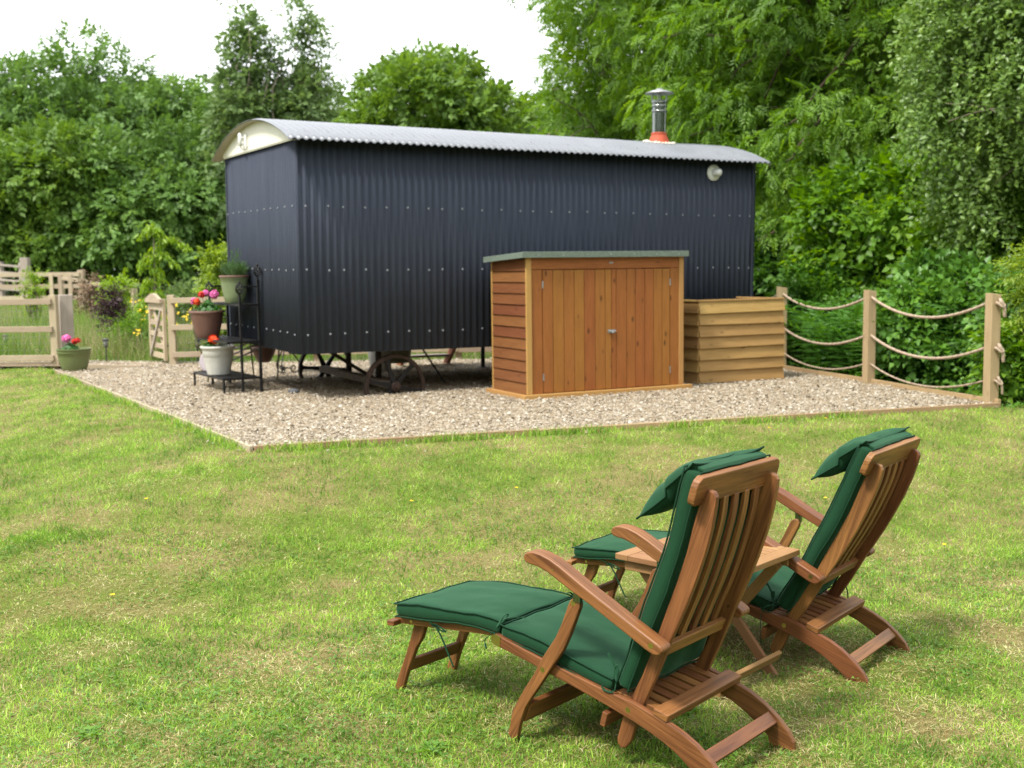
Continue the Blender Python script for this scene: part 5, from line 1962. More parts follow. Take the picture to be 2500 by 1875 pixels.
def crown_mesh(name, parent, mat, templates, blobs, n, scale, rng, droop=0.35, fill=0.15, core=None, squash=0.75, updir=0.5):
    """sprays on the upper shells of all clumps plus some inside the crown"""
    w = np.array([r * r for _, r in blobs])
    w /= w.sum()
    cs = np.array([c for c, _ in blobs])
    rs = np.array([r for _, r in blobs])
    nb = int(n * (1 - fill))
    idx = rng.choice(len(blobs), nb, p=w)
    v = rng.normal(0, 1, (nb, 3))
    v[:, 2] = v[:, 2] * 0.9 + 0.35
    v /= np.linalg.norm(v, axis=1, keepdims=True)
    rr = rs[idx] * rng.uniform(0.55, 1.08, nb) ** 0.7
    off = v * rr[:, None]
    off[:, 2] *= squash
    pos = cs[idx] + off
    out = v.copy()
    if core is not None:
        o2 = pos - core[None]
        o2 /= np.maximum(np.linalg.norm(o2, axis=1, keepdims=True), 1e-6)
        out = out * 0.6 + o2 * 0.6
    if fill > 0:
        ni = n - nb
        i2 = rng.integers(0, len(blobs), ni)
        j2 = rng.integers(0, len(blobs), ni)
        t = rng.random(ni)[:, None]
        base = cs.mean(0)[None] if core is None else core[None]
        p2 = base + (cs[i2] * t + cs[j2] * (1 - t) - base) * rng.uniform(0.3, 1, ni)[:, None] + rng.normal(0, 0.3, (ni, 3)) * rs.mean()
        pos = np.concatenate([pos, p2])
        out = np.concatenate([out, rng.normal(0, 1, (ni, 3))])
    N = len(pos)
    d = out + rng.normal(0, 0.6, (N, 3))
    d[:, 2] -= droop
    up = out * 0.5 + rng.normal(0, 0.45, (N, 3))
    up[:, 2] += updir
    sc = scale * rng.uniform(0.7, 1.3, N)
    tone = np.clip(0.5 + rng.normal(0, 0.17, N), 0, 1)
    if nb:
        bt = rng.normal(0, 0.10, len(blobs))
        tone[:nb] = np.clip(tone[:nb] + bt[idx], 0, 1)
    ch = []
    which = rng.integers(0, len(templates), N)
    for k, T in enumerate(templates):
        s = which == k
        if s.any():
            ch.append(place(T, pos[s], d[s], up[s], sc[s], tone[s], rng))
    V, F, R = merge(ch)
    return np_mesh(name, V, F, mat, parent, {"rnd": R})


def limb_path(a, b, rng, wob=0.12, n=7, sag=0.0):
    a, b = np.array(a, float), np.array(b, float)
    L = np.linalg.norm(b - a)
    ph = rng.uniform(0, 6.28, 3)
    out = []
    for i in range(n + 1):
        t = i / n
        p = a + (b - a) * t + np.array([math.sin(3 * t + ph[0]) - math.sin(ph[0]), math.sin(3.7 * t + ph[1]) - math.sin(ph[1]), 0.5 * (math.sin(2.9 * t + ph[2]) - math.sin(ph[2]))]) * wob * L * (t * (1 - t) * 2 + 0.05)
        p[2] += -sag * L * t * t + sag * L * t
        out.append(p)
    return out


def wood_parts(root, base, top, r, blobs, bark, rng, limbs=10, lean=(0, 0), twigs=0, skip=0):
    base, top = np.array(base, float), np.array(top, float)
    tp = limb_path(base, top, rng, 0.05, 8)
    mb = MB()
    mb.tube(tp, [r * (1.25 if i == 0 else 1) * (1 - 0.75 * i / 8) for i in range(9)], 9)
    mb.obj("trunk", bark, root, smooth=True, axis=(0, 0, 1))
    mb = MB()
    blobs = blobs[:len(blobs) - skip]
    pick = rng.permutation(len(blobs))[:limbs]
    for k in pick:
        c, rb = blobs[k]
        i = int(rng.integers(2, 8))
        s = tp[i]
        P = limb_path(s, c + rng.normal(0, 0.2, 3) * rb, rng, 0.16, 7, 0.1)
        r0 = r * (1 - 0.75 * i / 8) * 0.55
        mb.tube(P, [r0 * (1 - 0.85 * j / 7) for j in range(8)], 6)
        for q in range(3):
            j = int(rng.integers(3, 7))
            e = P[j] + rng.normal(0, 1, 3) * rb * 0.8
            P2 = limb_path(P[j], e, rng, 0.2, 4)
            mb.tube(P2, [r0 * 0.3 * (1 - 0.7 * m / 4) for m in range(5)], 5)
    for k in range(twigs):
        c, rb = blobs[int(rng.integers(0, len(blobs)))]
        v = rng.normal(0, 1, 3)
        v[2] *= 0.6
        v /= np.linalg.norm(v)
        a = c + v * rb * 0.5
        e = c + v * rb * rng.uniform(1.0, 1.25) + np.array([0, 0, -0.25 * rb])
        P2 = limb_path(a, e, rng, 0.25, 6)
        mb.tube(P2, [0.018 * (1 - 0.7 * m / 6) for m in range(7)], 5)
    if mb.V:
        mb.obj("branches", bark, root, smooth=True, axis=(0, 0, 1))


def tree(name, label, cat, base, crown_c, rad, nb, rb, n, scale, templates, mat, bark, r_trunk, seed, droop=0.35, fill=0.15, low=-0.85, extra=(), limbs=9, twigs=0, squash=0.75, group=None, updir=0.5, jitter=0.25, skip=0):
    rng = np.random.default_rng(seed)
    z = float(height(base[0], base[1]))
    root = thing(name, label, cat, (base[0], base[1], z), 0, group)
    off = np.array([base[0], base[1], z])
    c = np.array(crown_c, float) - off
    bl = blobs_in(c, rad, nb, rb, rng, low, jitter)
    bl += [(np.array(p, float) - off, r) for p, r in extra]
    crown_mesh("crown", root, mat, templates, bl, n, scale, rng, droop, fill, c, squash, updir)
    wood_parts(root, (0, 0, -0.2), c + np.array([0, 0, rad[2] * 0.45]), r_trunk, bl, bark, rng, limbs, twigs=twigs, skip=skip)
    return root


BROAD = [spray_broad(5, 0.12, 0.08, s) for s in range(3)]
ROUND = [spray_broad(4, 0.10, 0.085, s + 10) for s in range(3)]
ASH = [spray_pinnate(5, 0.095, 0.034, s) for s in range(3)]
FINE = [spray_broad(7, 0.06, 0.035, s + 20) for s in range(3)]
HANG = [spray_hanging(9, 0.055, 0.038, s) for s in range(3)]

L_OAK = leafmat("oak_leaf", (0.065, 0.129, 0.028), (0.112, 0.215, 0.042), (0.188, 0.310, 0.060), 0.3, 0.5)
L_OAK2 = leafmat("sycamore_leaf", (0.069, 0.132, 0.022), (0.117, 0.213, 0.030), (0.187, 0.294, 0.044), 0.32, 0.5)
L_AIRY = leafmat("airy_tree_leaf", (0.081, 0.137, 0.044), (0.126, 0.203, 0.061), (0.188, 0.272, 0.085), 0.35, 0.5)
L_ASH = leafmat("ash_leaf", (0.074, 0.162, 0.018), (0.135, 0.259, 0.025), (0.222, 0.361, 0.042), 0.4, 0.45, 0.3)
L_BIRCH = leafmat("birch_leaf", (0.086, 0.159, 0.032), (0.141, 0.241, 0.048), (0.223, 0.336, 0.072), 0.32, 0.38, 0.2, 0.45)
L_HAZEL = leafmat("hazel_leaf", (0.068, 0.162, 0.015), (0.113, 0.236, 0.021), (0.192, 0.325, 0.034), 0.38, 0.45, 0.3)
L_BRAMBLE = leafmat("bramble_leaf", (0.047, 0.121, 0.018), (0.083, 0.202, 0.025), (0.148, 0.296, 0.040), 0.28, 0.45)
L_FERN = leafmat("fern_leaf", (0.055, 0.163, 0.022), (0.090, 0.232, 0.031), (0.136, 0.302, 0.043), 0.4, 0.5)
L_LIME = leafmat("lime_green_leaf", (0.120, 0.228, 0.014), (0.204, 0.336, 0.024), (0.300, 0.432, 0.042), 0.35, 0.45)
L_GOLD = leafmat("golden_green_leaf", (0.120, 0.204, 0.022), (0.204, 0.300, 0.034), (0.300, 0.396, 0.060), 0.38, 0.5)
L_PURPLE = leafmat("purple_leaf", (0.025, 0.010, 0.014), (0.050, 0.020, 0.026), (0.100, 0.050, 0.050), 0.15, 0.45)
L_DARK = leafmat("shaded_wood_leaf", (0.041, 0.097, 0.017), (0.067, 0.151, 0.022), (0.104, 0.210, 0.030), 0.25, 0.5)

FPX = 2812.0


def X(px, d):
    return (px - 1250) / FPX * d


def Z(py, px, d):
    return CAM_H + (653.5 + 0.0131 * (1250 - px) - py) / FPX * d


# left wood, beyond the meadow
def left_tree(label, px, d, top, half, ztop_off, n, seed, mat=L_OAK, depth=None, low_z=0.5, rb=0.36, nb=38, sc=1.6):
    zt = Z(top, px, d)
    x = X(px, d)
    hw = half / FPX * d
    cz = (zt + low_z) / 2
    return tree("broadleaf_tree", label, "tree", (x, d), (x, d, cz), (hw, depth or hw * 0.9, (zt - low_z) / 2), nb, rb, int(n * 1.05), sc, BROAD, mat, BARK, 0.28, seed, 0.25, 0.2, -0.95, limbs=6, group="trees of the wood behind the meadow")


left_tree("tallest domed broadleaf tree at the photo's upper left, above the old grey fence", 185, 48, 108, 270, 0, 9500, 1, L_OAK, nb=40)
left_tree("broadleaf tree at far left, its crown cut by the photo's left edge", -120, 47, 185, 220, 0, 5500, 2, L_OAK)
left_tree("broad dark tree between the tallest domed tree and the airy pair", 430, 49, 165, 180, 0, 6500, 3, L_OAK)
left_tree("lower rounded tree in front of the tallest domed tree", 110, 42, 330, 210, 0, 6500, 4, L_OAK2, low_z=0.5)
left_tree("lower rounded tree just left of the hut behind the young lime green tree", 400, 42, 330, 200, 0, 6500, 5, L_OAK, low_z=0.5)
left_tree("low spreading tree at far left over the grey fence", -130, 41, 380, 180, 0, 3500, 6, L_OAK2, low_z=0.5)
left_tree("dark tree behind the hut's left roof end", 620, 46, 250, 170, 0, 5000, 7, L_OAK, low_z=0.5)
left_tree("dull green tree behind the hut roof between the airy pair and the round tree", 850, 50, 235, 170, 0, 5000, 8, L_AIRY, low_z=0.5)
left_tree("round crowned bright green tree rising behind the middle of the hut roof", 1095, 36, 152, 215, 0, 9500, 9, L_OAK2, nb=44, rb=0.30, low_z=0.0, sc=1.6)
left_tree("small rounded tree tucked behind the round crowned tree's right side", 1330, 40, 240, 130, 0, 4000, 10, L_AIRY, low_z=0.0)


def airy(label, px, d, top, half, seed, leanx=0.0, n=2100):
    zt = Z(top, px, d)
    x = X(px, d)
    hw = half / FPX * d
    rng = np.random.default_rng(seed)
    ex_ = []
    for k in range(26):
        t = k / 25
        zz = 2.5 + (zt - 2.8) * t
        w = hw * (1.25 - 1.05 * t)
        a = k * 2.4
        ex_.append(((x + leanx * t + math.cos(a) * w * rng.uniform(0.2, 1), d + math.sin(a) * w * 0.8, zz + rng.uniform(-.3, .3)), 0.75 - 0.25 * t))
    return tree("airy_tree", label, "tree", (x, d), (x + leanx * 0.5, d, zt * 0.6), (hw * 0.5, hw * 0.5, zt * 0.33), 6, 0.4, n, 1.45, BROAD, L_AIRY, BARK_PALE, 0.17, seed, 0.45, 0.05, -0.9, extra=ex_, limbs=26, twigs=14, group="tall airy trees behind the hut")


airy("tall thin see-through tree, the left one of the airy pair behind the hut", 610, 42, 28, 110, 21, 0.2)
airy("tall thin see-through tree, the right one of the airy pair, reaching over the hut roof", 765, 43, 55, 105, 22, 0.0)

# right-hand wood: ash, hazel, birch, undergrowth
tree("ash_tree", "tall ash at the sky's edge with ragged see-through foliage left of the flue", "tree", (X(1560, 25), 25), (X(1545, 25), 25, 5.6), (1.75, 2.0, 4.6), 34, 0.30, 6200, 1.05, ASH, L_ASH, BARK_PALE, 0.16, 31, 0.35, 0.1, -0.9,
     extra=[((X(1345, 23), 23, 4.6), 0.38), ((X(1350, 23), 23, 3.9), 0.36), ((X(1390, 23.5), 23.5, 5.3), 0.45), ((X(1400, 23.5), 23.5, 3.3), 0.45), ((X(1440, 23.5), 23.5, 6.3), 0.5), ((X(1400, 22.5), 22.5, 6.9), 0.4), ((X(1330, 22), 22, 6.85), 0.36), ((X(1245, 22), 22, 6.50), 0.27), ((X(1280, 22), 22, 6.62), 0.26)], limbs=24, twigs=16, skip=4)
tree("ash_tree", "great ash spreading behind the flue and over the hut's right end", "tree", (X(1900, 21), 21), (X(1840, 20.5), 20.5, 5.9), (3.0, 2.6, 4.9), 62, 0.27, 18500, 0.86, ASH, L_ASH, BARK, 0.26, 32, 0.35, 0.12, -0.95, limbs=16, twigs=60)
tree("ash_tree", "ash with drooping leaf sprays to the right of the hut's end wall", "tree", (X(2130, 18), 18), (X(2080, 17.5), 17.5, 5.2), (2.5, 2.0, 4.2), 52, 0.27, 15500, 0.8, ASH, L_ASH, BARK, 0.22, 33, 0.42, 0.1, -0.9, limbs=14, twigs=50,
     extra=[((X(1930, 16.3), 16.3, 2.9), 0.42), ((X(1960, 16.2), 16.2, 2.35), 0.40), ((X(1925, 16.1), 16.1, 1.75), 0.38), ((X(1985, 16.0), 16.0, 1.5), 0.36), ((X(2010, 16.3), 16.3, 2.75), 0.40), ((X(1955, 15.9), 15.9, 1.15), 0.30)])
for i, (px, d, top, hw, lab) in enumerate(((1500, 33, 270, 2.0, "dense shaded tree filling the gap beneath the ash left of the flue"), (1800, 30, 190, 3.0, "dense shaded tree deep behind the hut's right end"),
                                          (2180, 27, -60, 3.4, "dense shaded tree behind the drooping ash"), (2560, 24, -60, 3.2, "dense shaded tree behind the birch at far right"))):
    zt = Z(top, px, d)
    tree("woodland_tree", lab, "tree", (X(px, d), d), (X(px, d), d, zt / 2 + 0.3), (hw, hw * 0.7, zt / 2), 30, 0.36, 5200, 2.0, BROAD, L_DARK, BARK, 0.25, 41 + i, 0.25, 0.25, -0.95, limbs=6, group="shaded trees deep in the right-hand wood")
tree("birch_tree", "birch with small glossy hanging leaves at the photo's right edge", "tree", (X(2640, 13.2), 13.2), (X(2480, 12.9), 12.9, 3.6), (1.15, 1.0, 2.1), 46, 0.30, 7500, 1.05, HANG, L_BIRCH, BARK_PALE, 0.11, 51, 1.5, 0.1, -0.95, limbs=26, twigs=16,
     extra=[((X(2260, 13), 13, 3.0), 0.30), ((X(2300, 13), 13, 3.4), 0.32), ((X(2250, 13), 13, 2.55), 0.26), ((X(2330, 12.9), 12.9, 2.2), 0.3), ((X(2400, 12.8), 12.8, 1.7), 0.3), ((X(2340, 12.9), 12.9, 4.0), 0.34)], squash=1.0)


def bush(name, label, cat, px, d, half, zlo, zhi, n, scale, templates, mat, seed, droop=0.2, nb=22, rb=0.36, fill=0.15, dep=None, group=None, bark=BARK):
    x = X(px, d)
    hw = half / FPX * d
    rng = np.random.default_rng(seed)
    z = float(height(x, d))
    root = thing(name, label, cat, (x, d, z), 0, group)
    c = np.array([0, 0, (zlo + zhi) / 2 - z])
    bl = blobs_in(c, (hw, dep or hw * 0.8, (zhi - zlo) / 2), nb, rb, rng, -0.95)
    crown_mesh("foliage", root, mat, templates, bl, n, scale, rng, droop, fill, c)
    mb = MB()
    for k in range(9):
        b0 = bl[int(rng.integers(0, len(bl)))]
        P = limb_path((rng.uniform(-.15, .15), rng.uniform(-.15, .15), -0.1), b0[0] + rng.normal(0, 0.6, 3) * b0[1], rng, 0.15, 6)
        mb.tube(P, [0.022 * (1 - 0.75 * j / 6) for j in range(7)], 5)
    mb.obj("stems", bark, root, smooth=True, axis=(0, 0, 1))
    return root


bush("hazel_bush", "large bright hazel bush behind the middle fence post", "bush", 2140, 15.3, 200, 0.1, 2.55, 5200, 1.0, ROUND, L_HAZEL, 61)
bush("hazel_bush", "hazel bush at the right edge below the birch", "bush", 2420, 13.6, 190, 0.0, 2.1, 5200, 0.9, ROUND, L_HAZEL, 62)
bush("hazel_bush", "darker leafy bush between hut end wall and first rope post", "bush", 1880, 17.0, 120, 0.0, 1.75, 2600, 1.0, ROUND, L_BRAMBLE, 63)
bush("bramble_bush", "dark bramble thicket behind the right-hand rope span", "bush", 2310, 12.5, 150, -0.1, 1.25, 4200, 0.75, ROUND, L_BRAMBLE, 64)
bush("bramble_bush", "dark bramble thicket behind the left-hand rope span beside the planter box", "bush", 2010, 14.9, 120, -0.1, 1.2, 3200, 0.8, ROUND, L_BRAMBLE, 65)
bush("bramble_bush", "bramble thicket right of the end rope post", "bush", 2560, 11.3, 150, -0.2, 1.2, 3000, 0.7, ROUND, L_BRAMBLE, 66)
bush("privet_bush", "yellow green leafy shrub overhanging the end rope post at the right edge", "bush", 2560, 10.6, 80, 0.3, 1.55, 800, 0.62, FINE, L_LIME if False else L_GOLD, 67, nb=16)
bush("rose_bush", "sprawling green shrub growing across the end rope post's foot", "bush", 2470, 10.6, 60, -0.1, 0.62, 600, 0.6, ROUND, L_HAZEL, 68, nb=10)
bush("golden_shrub", "feathery golden green shrub beside the hut's back left corner", "bush", 548, 17.3, 30, 0.1, 1.7, 900, 0.85, FINE, L_GOLD, 69, nb=18)
bush("purple_shrub", "dark purple leaved shrub in the meadow grass beside the gate", "bush", 280, 18.4, 30, 0.3, 1.0, 230, 0.7, FINE, L_PURPLE, 70, nb=9, rb=0.42)
bush("meadow_shrub", "loose green shrub in the meadow left of the gate", "bush", 322, 18.0, 36, 0.0, 0.55, 260, 0.8, FINE, L_HAZEL, 71, nb=10)
bush("meadow_shrub", "reddish brown seed-headed shrub below the picketed fence", "bush", 235, 25.0, 30, 0.3, 1.25, 170, 0.9, FINE, plain("dry_seed_head", (0.20, 0.13, 0.08), 0.9, 0, 0.3, 8), 72, nb=10)
bush("meadow_shrub", "green shrub in the meadow between gate and golden shrub", "bush", 440, 22.0, 80, 0.1, 1.0, 600, 0.9, FINE, L_AIRY, 73, nb=10)
bush("meadow_shrub", "yellow flowering shrub low beside the far fence under the hut", "bush", 1215, 18.5, 50, 0.05, 0.5, 400, 0.8, FINE, L_LIME, 74, nb=8)

# young lime green cherry with drooping side shoots
d = 19.0
cx = X(377, d)
root = thing("young_tree", "slender young tree with drooping lime green leaves behind the gate", "tree", (cx, d, 0.03))
zt = Z(556, 377, d)
mb = MB()
mb.tube(limb_path((0, 0, 0), (0.06, 0, zt - 0.05), np.random.default_rng(4), 0.02, 8), [0.024 * (1 - 0.7 * j / 8) for j in range(9)], 7)
mb.obj("trunk", BARK_PALE, root, smooth=True, axis=(0, 0, 1))
shoots = [((0.05, 0, 1.62), (0.35, 0, 1.80), (0.62, 0, 1.66)), ((0.05, 0, 1.5), (0.22, 0, 1.56), (0.42, 0, 1.36)), ((0.06, 0, 1.95), (0.0, 0, 2.0), (-0.16, 0, 1.82)),
          ((0.05, 0, 1.9), (0.16, 0, 1.95), (0.2, 0, 1.75)), ((0.04, 0, 1.45), (-0.08, 0, 1.5), (-0.16, 0, 1.3)), ((0.03, 0, 1.1), (-0.08, 0, 1.12), (-0.14, 0, 0.95)),
          ((0.03, 0, 1.3), (0.12, 0, 1.3), (0.16, 0, 1.1)), ((0.02, 0, 0.9), (0.10, 0, 0.95), (0.14, 0, 0.75)), ((0.02, 0, 0.75), (-0.15, 0.05, 0.8), (-0.22, 0, 0.62)), ((0.0, 0, 0.45), (0.2, 0.05, 0.5), (0.35, 0, 0.36)), ((0, 0, 0.4), (-0.2, 0, 0.42), (-0.3, 0, 0.3))]
mb = MB()
pp, dd = [], []
for s in shoots:
    P = bez([Vector(q) for q in s], 14)
    mb.tube(P, 0.006, 5)
    for i in range(len(P)):
        for _ in range(9):
            pp.append(P[i] + Vector((random.gauss(0, .03), random.gauss(0, .06), random.gauss(0, .025))))
            dd.append(Vector((random.gauss(0, .5), random.gauss(0, .5), -1.0)))
mb.obj("shoots", BARK_PALE, root, smooth=True)
pp, dd = np.array(pp), np.array(dd)
V, F, R = place(t_join([t_leaflet(0, 0, 0, 0.10, 0.032, 0, 0.01)]), pp, dd, RNG.normal(0, 1, (len(pp), 3)), RNG.uniform(.8, 1.25, len(pp)))
np_mesh("crown", V, F, L_LIME, root, {"rnd": R})
bush("lime_sapling", "small lime green sapling against the pale meadow fence", "tree", 88, 24.0, 15, 0.35, 1.35, 150, 0.8, FINE, L_LIME, 77, nb=8)
bush("lime_sapling", "arching lime green sapling between purple shrub and young tree", "tree", 295, 19.5, 24, 0.75, 1.18, 130, 0.85, FINE, L_LIME, 78, nb=6)


# ferns behind the ropes
def frond(n=13):
    V, F = [], []
    for i in range(n):
        t = (i + 1) / (n + 1)
        x = t
        z = 0.28 * math.sin(math.pi * min(1, t * 0.95)) - 0.22 * t * t
        L = 0.30 * math.sin(math.pi * (0.12 + 0.88 * t) ** 0.8) + 0.03
        for sd in (1, -1):
            k = len(V)
            V += [(x - 0.02, 0, z), (x + 0.035 + L * 0.15, sd * L * 0.5, z + 0.0), (x + L * 0.32, sd * L, z - 0.06 * L), (x + 0.035, 0, z - 0.004)]
            F += [(k, k + 1, k + 3), (k + 1, k + 2, k + 3)]
    return np.array(V), np.array(F)


FROND = frond()
fern_spots = [(2015, 13.4), (2060, 13.9), (2085, 12.9), (2110, 13.6), (2150, 12.7), (2180, 13.3), (2200, 12.4), (2040, 14.5), (2235, 12.8), (2095, 14.4), (2260, 12.2), (1985, 14.2), (2170, 14.0), (2300, 11.9)]
places_ = ["beside the planter box's corner", "behind the first rope span's middle", "just left of the middle post", "behind the middle post's left side", "just right of the middle post", "behind the right span near the middle post", "low in front under the right span",
           "higher up behind the left span", "below the middle of the right span", "tall at the back behind the middle post", "below the right span's lowest sag", "against the first post", "at the back above the right span", "at the right span's far end by the brambles"]
for i, (px, d) in enumerate(fern_spots):
    rng = np.random.default_rng(200 + i)
    x = X(px, d)
    z = float(height(x, d))
    d += 0.35
    x = X(px, d)
    z = float(height(x, d))
    f = thing("fern", "feathery green fern " + places_[i], "fern", (x, d, z), 0, "ferns behind the rope fence")
    nf = 13
    a = rng.uniform(0, 6.28) + np.arange(nf) * 2.4
    el = rng.uniform(0.5, 1.25, nf)
    dirs = np.stack([np.cos(a) * np.cos(el), np.sin(a) * np.cos(el), np.sin(el)], 1)
    ups = np.stack([-np.cos(a) * np.sin(el), -np.sin(a) * np.sin(el), np.cos(el)], 1) + rng.normal(0, 0.12, (nf, 3))
    V, F, R = place(FROND, np.zeros((nf, 3)) + np.array([0, 0, 0.02]), dirs, ups, rng.uniform(0.8, 1.25, nf), rng.uniform(0.3, 0.8, nf), rng)
    np_mesh("fronds", V, F, L_FERN, f, {"rnd": R})

# low growth carpeting the wood's floor
rng = np.random.default_rng(5)
N = 26000
y = rng.uniform(9.9, 26, N)
x = rng.uniform(0, 15, N)
ok = (fence_d(x, y) > 0.12) & (edge_d(x, y)[1] < 0.5) & (np.abs(x / y) < 0.62)
x, y = x[ok], y[ok]
z = height(x, y) + rng.uniform(0.0, 0.28, len(x)) * smoothstep(0.1, 0.8, fence_d(x, y))
d = rng.normal(0, 1, (len(x), 3)); d[:, 2] = rng.uniform(-.1, .7, len(x))
u = rng.normal(0, 0.4, (len(x), 3)); u[:, 2] += 1
V, F, R = place(ROUND[0], np.stack([x, y, z], 1), d, u, rng.uniform(0.35, 0.75, len(x)) * (y / 12) ** 0.5, None, rng)
_props(np_mesh("undergrowth", V, F, L_BRAMBLE, None, {"rnd": R}), kind='stuff')


# ------------------------------------------------------------------ grass
def grass_mat(name, greens, straw, straw_amt, noise_scale, trans=0.35):
    m, n, l, b = new_mat(name)
    at = n.new("ShaderNodeAttribute"); at.attribute_name = "rnd"
    a2 = n.new("ShaderNodeAttribute"); a2.attribute_name = "dry"
    ge = n.new("ShaderNodeNewGeometry")
    nz = noise_tex(n, l, ge.outputs["Position"], noise_scale, 2, 0.5)
    f = math_n(n, l, 'ADD', math_n(n, l, 'MULTIPLY', at.outputs["Fac"], 0.7), math_n(n, l, 'MULTIPLY', nz, 0.3))
    rp = ramp(n, [(0.22, greens[0]), (0.5, greens[1]), (0.78, greens[2])])
    l.new(f, rp.inputs[0])
    rs = ramp(n, [(0.1, straw[0]), (0.6, straw[1]), (0.95, straw[2])])
    l.new(at.outputs["Fac"], rs.inputs[0])
    c = mixc(n, l, a2.outputs["Fac"], rp.outputs[0], rs.outputs[0])
    l.new(c, b.inputs["Base Color"])
    b.inputs["Roughness"].default_value = 0.5
    b.inputs["Specular IOR Level"].default_value = 0.3
    tr = n.new("ShaderNodeBsdfTranslucent")
    l.new(c, tr.inputs["Color"])
    mx = n.new("ShaderNodeMixShader")
    mx.inputs[0].default_value = trans
    l.new(b.outputs[0], mx.inputs[1])
    l.new(tr.outputs[0], mx.inputs[2])
    l.new(mx.outputs[0], n["Material Output"].inputs["Surface"])
    return m


def vnoise(x, y, seed, cell):
    """smooth value noise on arrays"""
    r = np.random.default_rng(seed)
    T = r.random((64, 64))
    gx, gy = x / cell, y / cell
    ix, iy = np.floor(gx).astype(int), np.floor(gy).astype(int)
    fx, fy = gx - ix, gy - iy
    fx, fy = fx * fx * (3 - 2 * fx), fy * fy * (3 - 2 * fy)
    g = lambda a, b: T[a % 64, b % 64]
    return (g(ix, iy) * (1 - fx) + g(ix + 1, iy) * fx) * (1 - fy) + (g(ix, iy + 1) * (1 - fx) + g(ix + 1, iy + 1) * fx) * fy


def fnoise(x, y, seed, cell):
    return 0.5 * vnoise(x, y, seed, cell) + 0.28 * vnoise(x, y, seed + 1, cell / 2.3) + 0.14 * vnoise(x, y, seed + 2, cell / 5) + 0.08 * vnoise(x, y, seed + 3, cell / 11)


def dryness(x, y):
    f = 0.46 * fnoise(x, y, 77, 1.05) + 0.34 * vnoise(x, y, 81, 0.30) + 0.20 * vnoise(x, y, 83, 0.10)
    d = smoothstep(0.45, 0.68, f)
    return np.clip(d * (0.75 + 0.25 * smoothstep(9, 5, y)), 0, 1)


def blades(name, x, y, z, L, W, lean, dry, mat, rng, simple=False, parent=None, tone=None):
    n = len(x)
    tone = rng.random(n) if tone is None else tone
    a = rng.uniform(0, 6.283, n)
    fa = rng.uniform(0, 6.283, n)
    s = np.stack([np.cos(fa), np.sin(fa), np.zeros(n)], 1) * (W / 2)[:, None]
    h = np.stack([np.cos(a) * np.sin(lean), np.sin(a) * np.sin(lean), np.cos(lean)], 1)
    p = np.stack([x, y, z], 1)
    l2 = np.clip(lean * 1.6 + 0.2, 0, 1.62)
    h2 = np.stack([np.cos(a) * np.sin(l2), np.sin(a) * np.sin(l2), np.cos(l2)], 1)
    m = p + h * (L * 0.55)[:, None]
    t = m + h2 * (L * 0.45)[:, None]
    if simple:
        V = np.stack([p - s, p + s, t], 1)
        F = np.array([(0, 1, 2)])
    else:
        V = np.stack([p - s, p + s, m - s * 0.8, m + s * 0.8, t], 1)
        F = np.array([(0, 1, 2), (1, 3, 2), (2, 3, 4)])
    k = V.shape[1]
    FF = (F[None] + (np.arange(n) * k)[:, None, None]).reshape(-1, 3)
    return np_mesh(name, V.reshape(-1, 3), FF, mat, parent, {"rnd": np.repeat(tone, k), "dry": np.repeat(dry, k)})


LAWN = grass_mat("lawn_blade", ((0.085, 0.195, 0.018), (0.225, 0.41, 0.040), (0.40, 0.58, 0.085)), ((0.32, 0.20, 0.08), (0.56, 0.43, 0.22), (0.78, 0.68, 0.44)), 0.5, 2.0, 0.42)
rng = np.random.default_rng(21)


def lawn_points(n, y0, y1, wid=0.61):
    y = np.exp(rng.uniform(math.log(y0), math.log(y1), n))
    x = rng.uniform(-wid, wid, n) * y
    d, d1, d2 = edge_d(x, y)
    ok = (d > 0.03) & ~is_wood(x, y) & (y < 16.1) & ~in_poly(x, y, PATH)
    return x[ok], y[ok]


# near turf
x, y = lawn_points(215000, 2.7, 6.4)
f = dryness(x, y)
dry = (rng.random(len(x)) < 0.10 + 0.72 * f).astype(float) * rng.uniform(0.6, 1, len(x))
L = rng.uniform(0.018, 0.042, len(x)) * (1.1 - 0.35 * f)
lean = rng.uniform(0.15, 1.35, len(x)) + 0.3 * (dry > 0.3)
tone = np.clip(0.47 + 1.25 * (0.6 * vnoise(x, y, 91, 0.085) + 0.4 * vnoise(x, y, 92, 0.33) - 0.5) + rng.normal(0, 0.22, len(x)), 0, 1)
o = blades("grass", x, y, height(x, y) - 0.004, L, rng.uniform(0.0026, 0.0052, len(x)) * (y / 4) ** 0.5, np.clip(lean, 0.05, 1.52), dry, LAWN, rng, tone=tone)
_props(o, kind='stuff')
# farther turf
x, y = lawn_points(345000, 6.2, 16.2)
f = dryness(x, y)
dry = (rng.random(len(x)) < 0.08 + 0.62 * f).astype(float) * rng.uniform(0.6, 1, len(x))
L = rng.uniform(0.022, 0.05, len(x)) * (1.1 - 0.3 * f)
lean = rng.uniform(0.1, 1.25, len(x)) + 0.3 * (dry > 0.3)
tone = np.clip(0.48 + 1.2 * (0.6 * vnoise(x, y, 91, 0.11) + 0.4 * vnoise(x, y, 92, 0.4) - 0.5) + rng.normal(0, 0.2, len(x)), 0, 1)
o = blades("grass", x, y, height(x, y) - 0.004, L, rng.uniform(0.004, 0.007, len(x)) * (y / 7) ** 0.7, np.clip(lean, 0.05, 1.45), dry, LAWN, rng, True, tone=tone)
_props(o, kind='stuff')
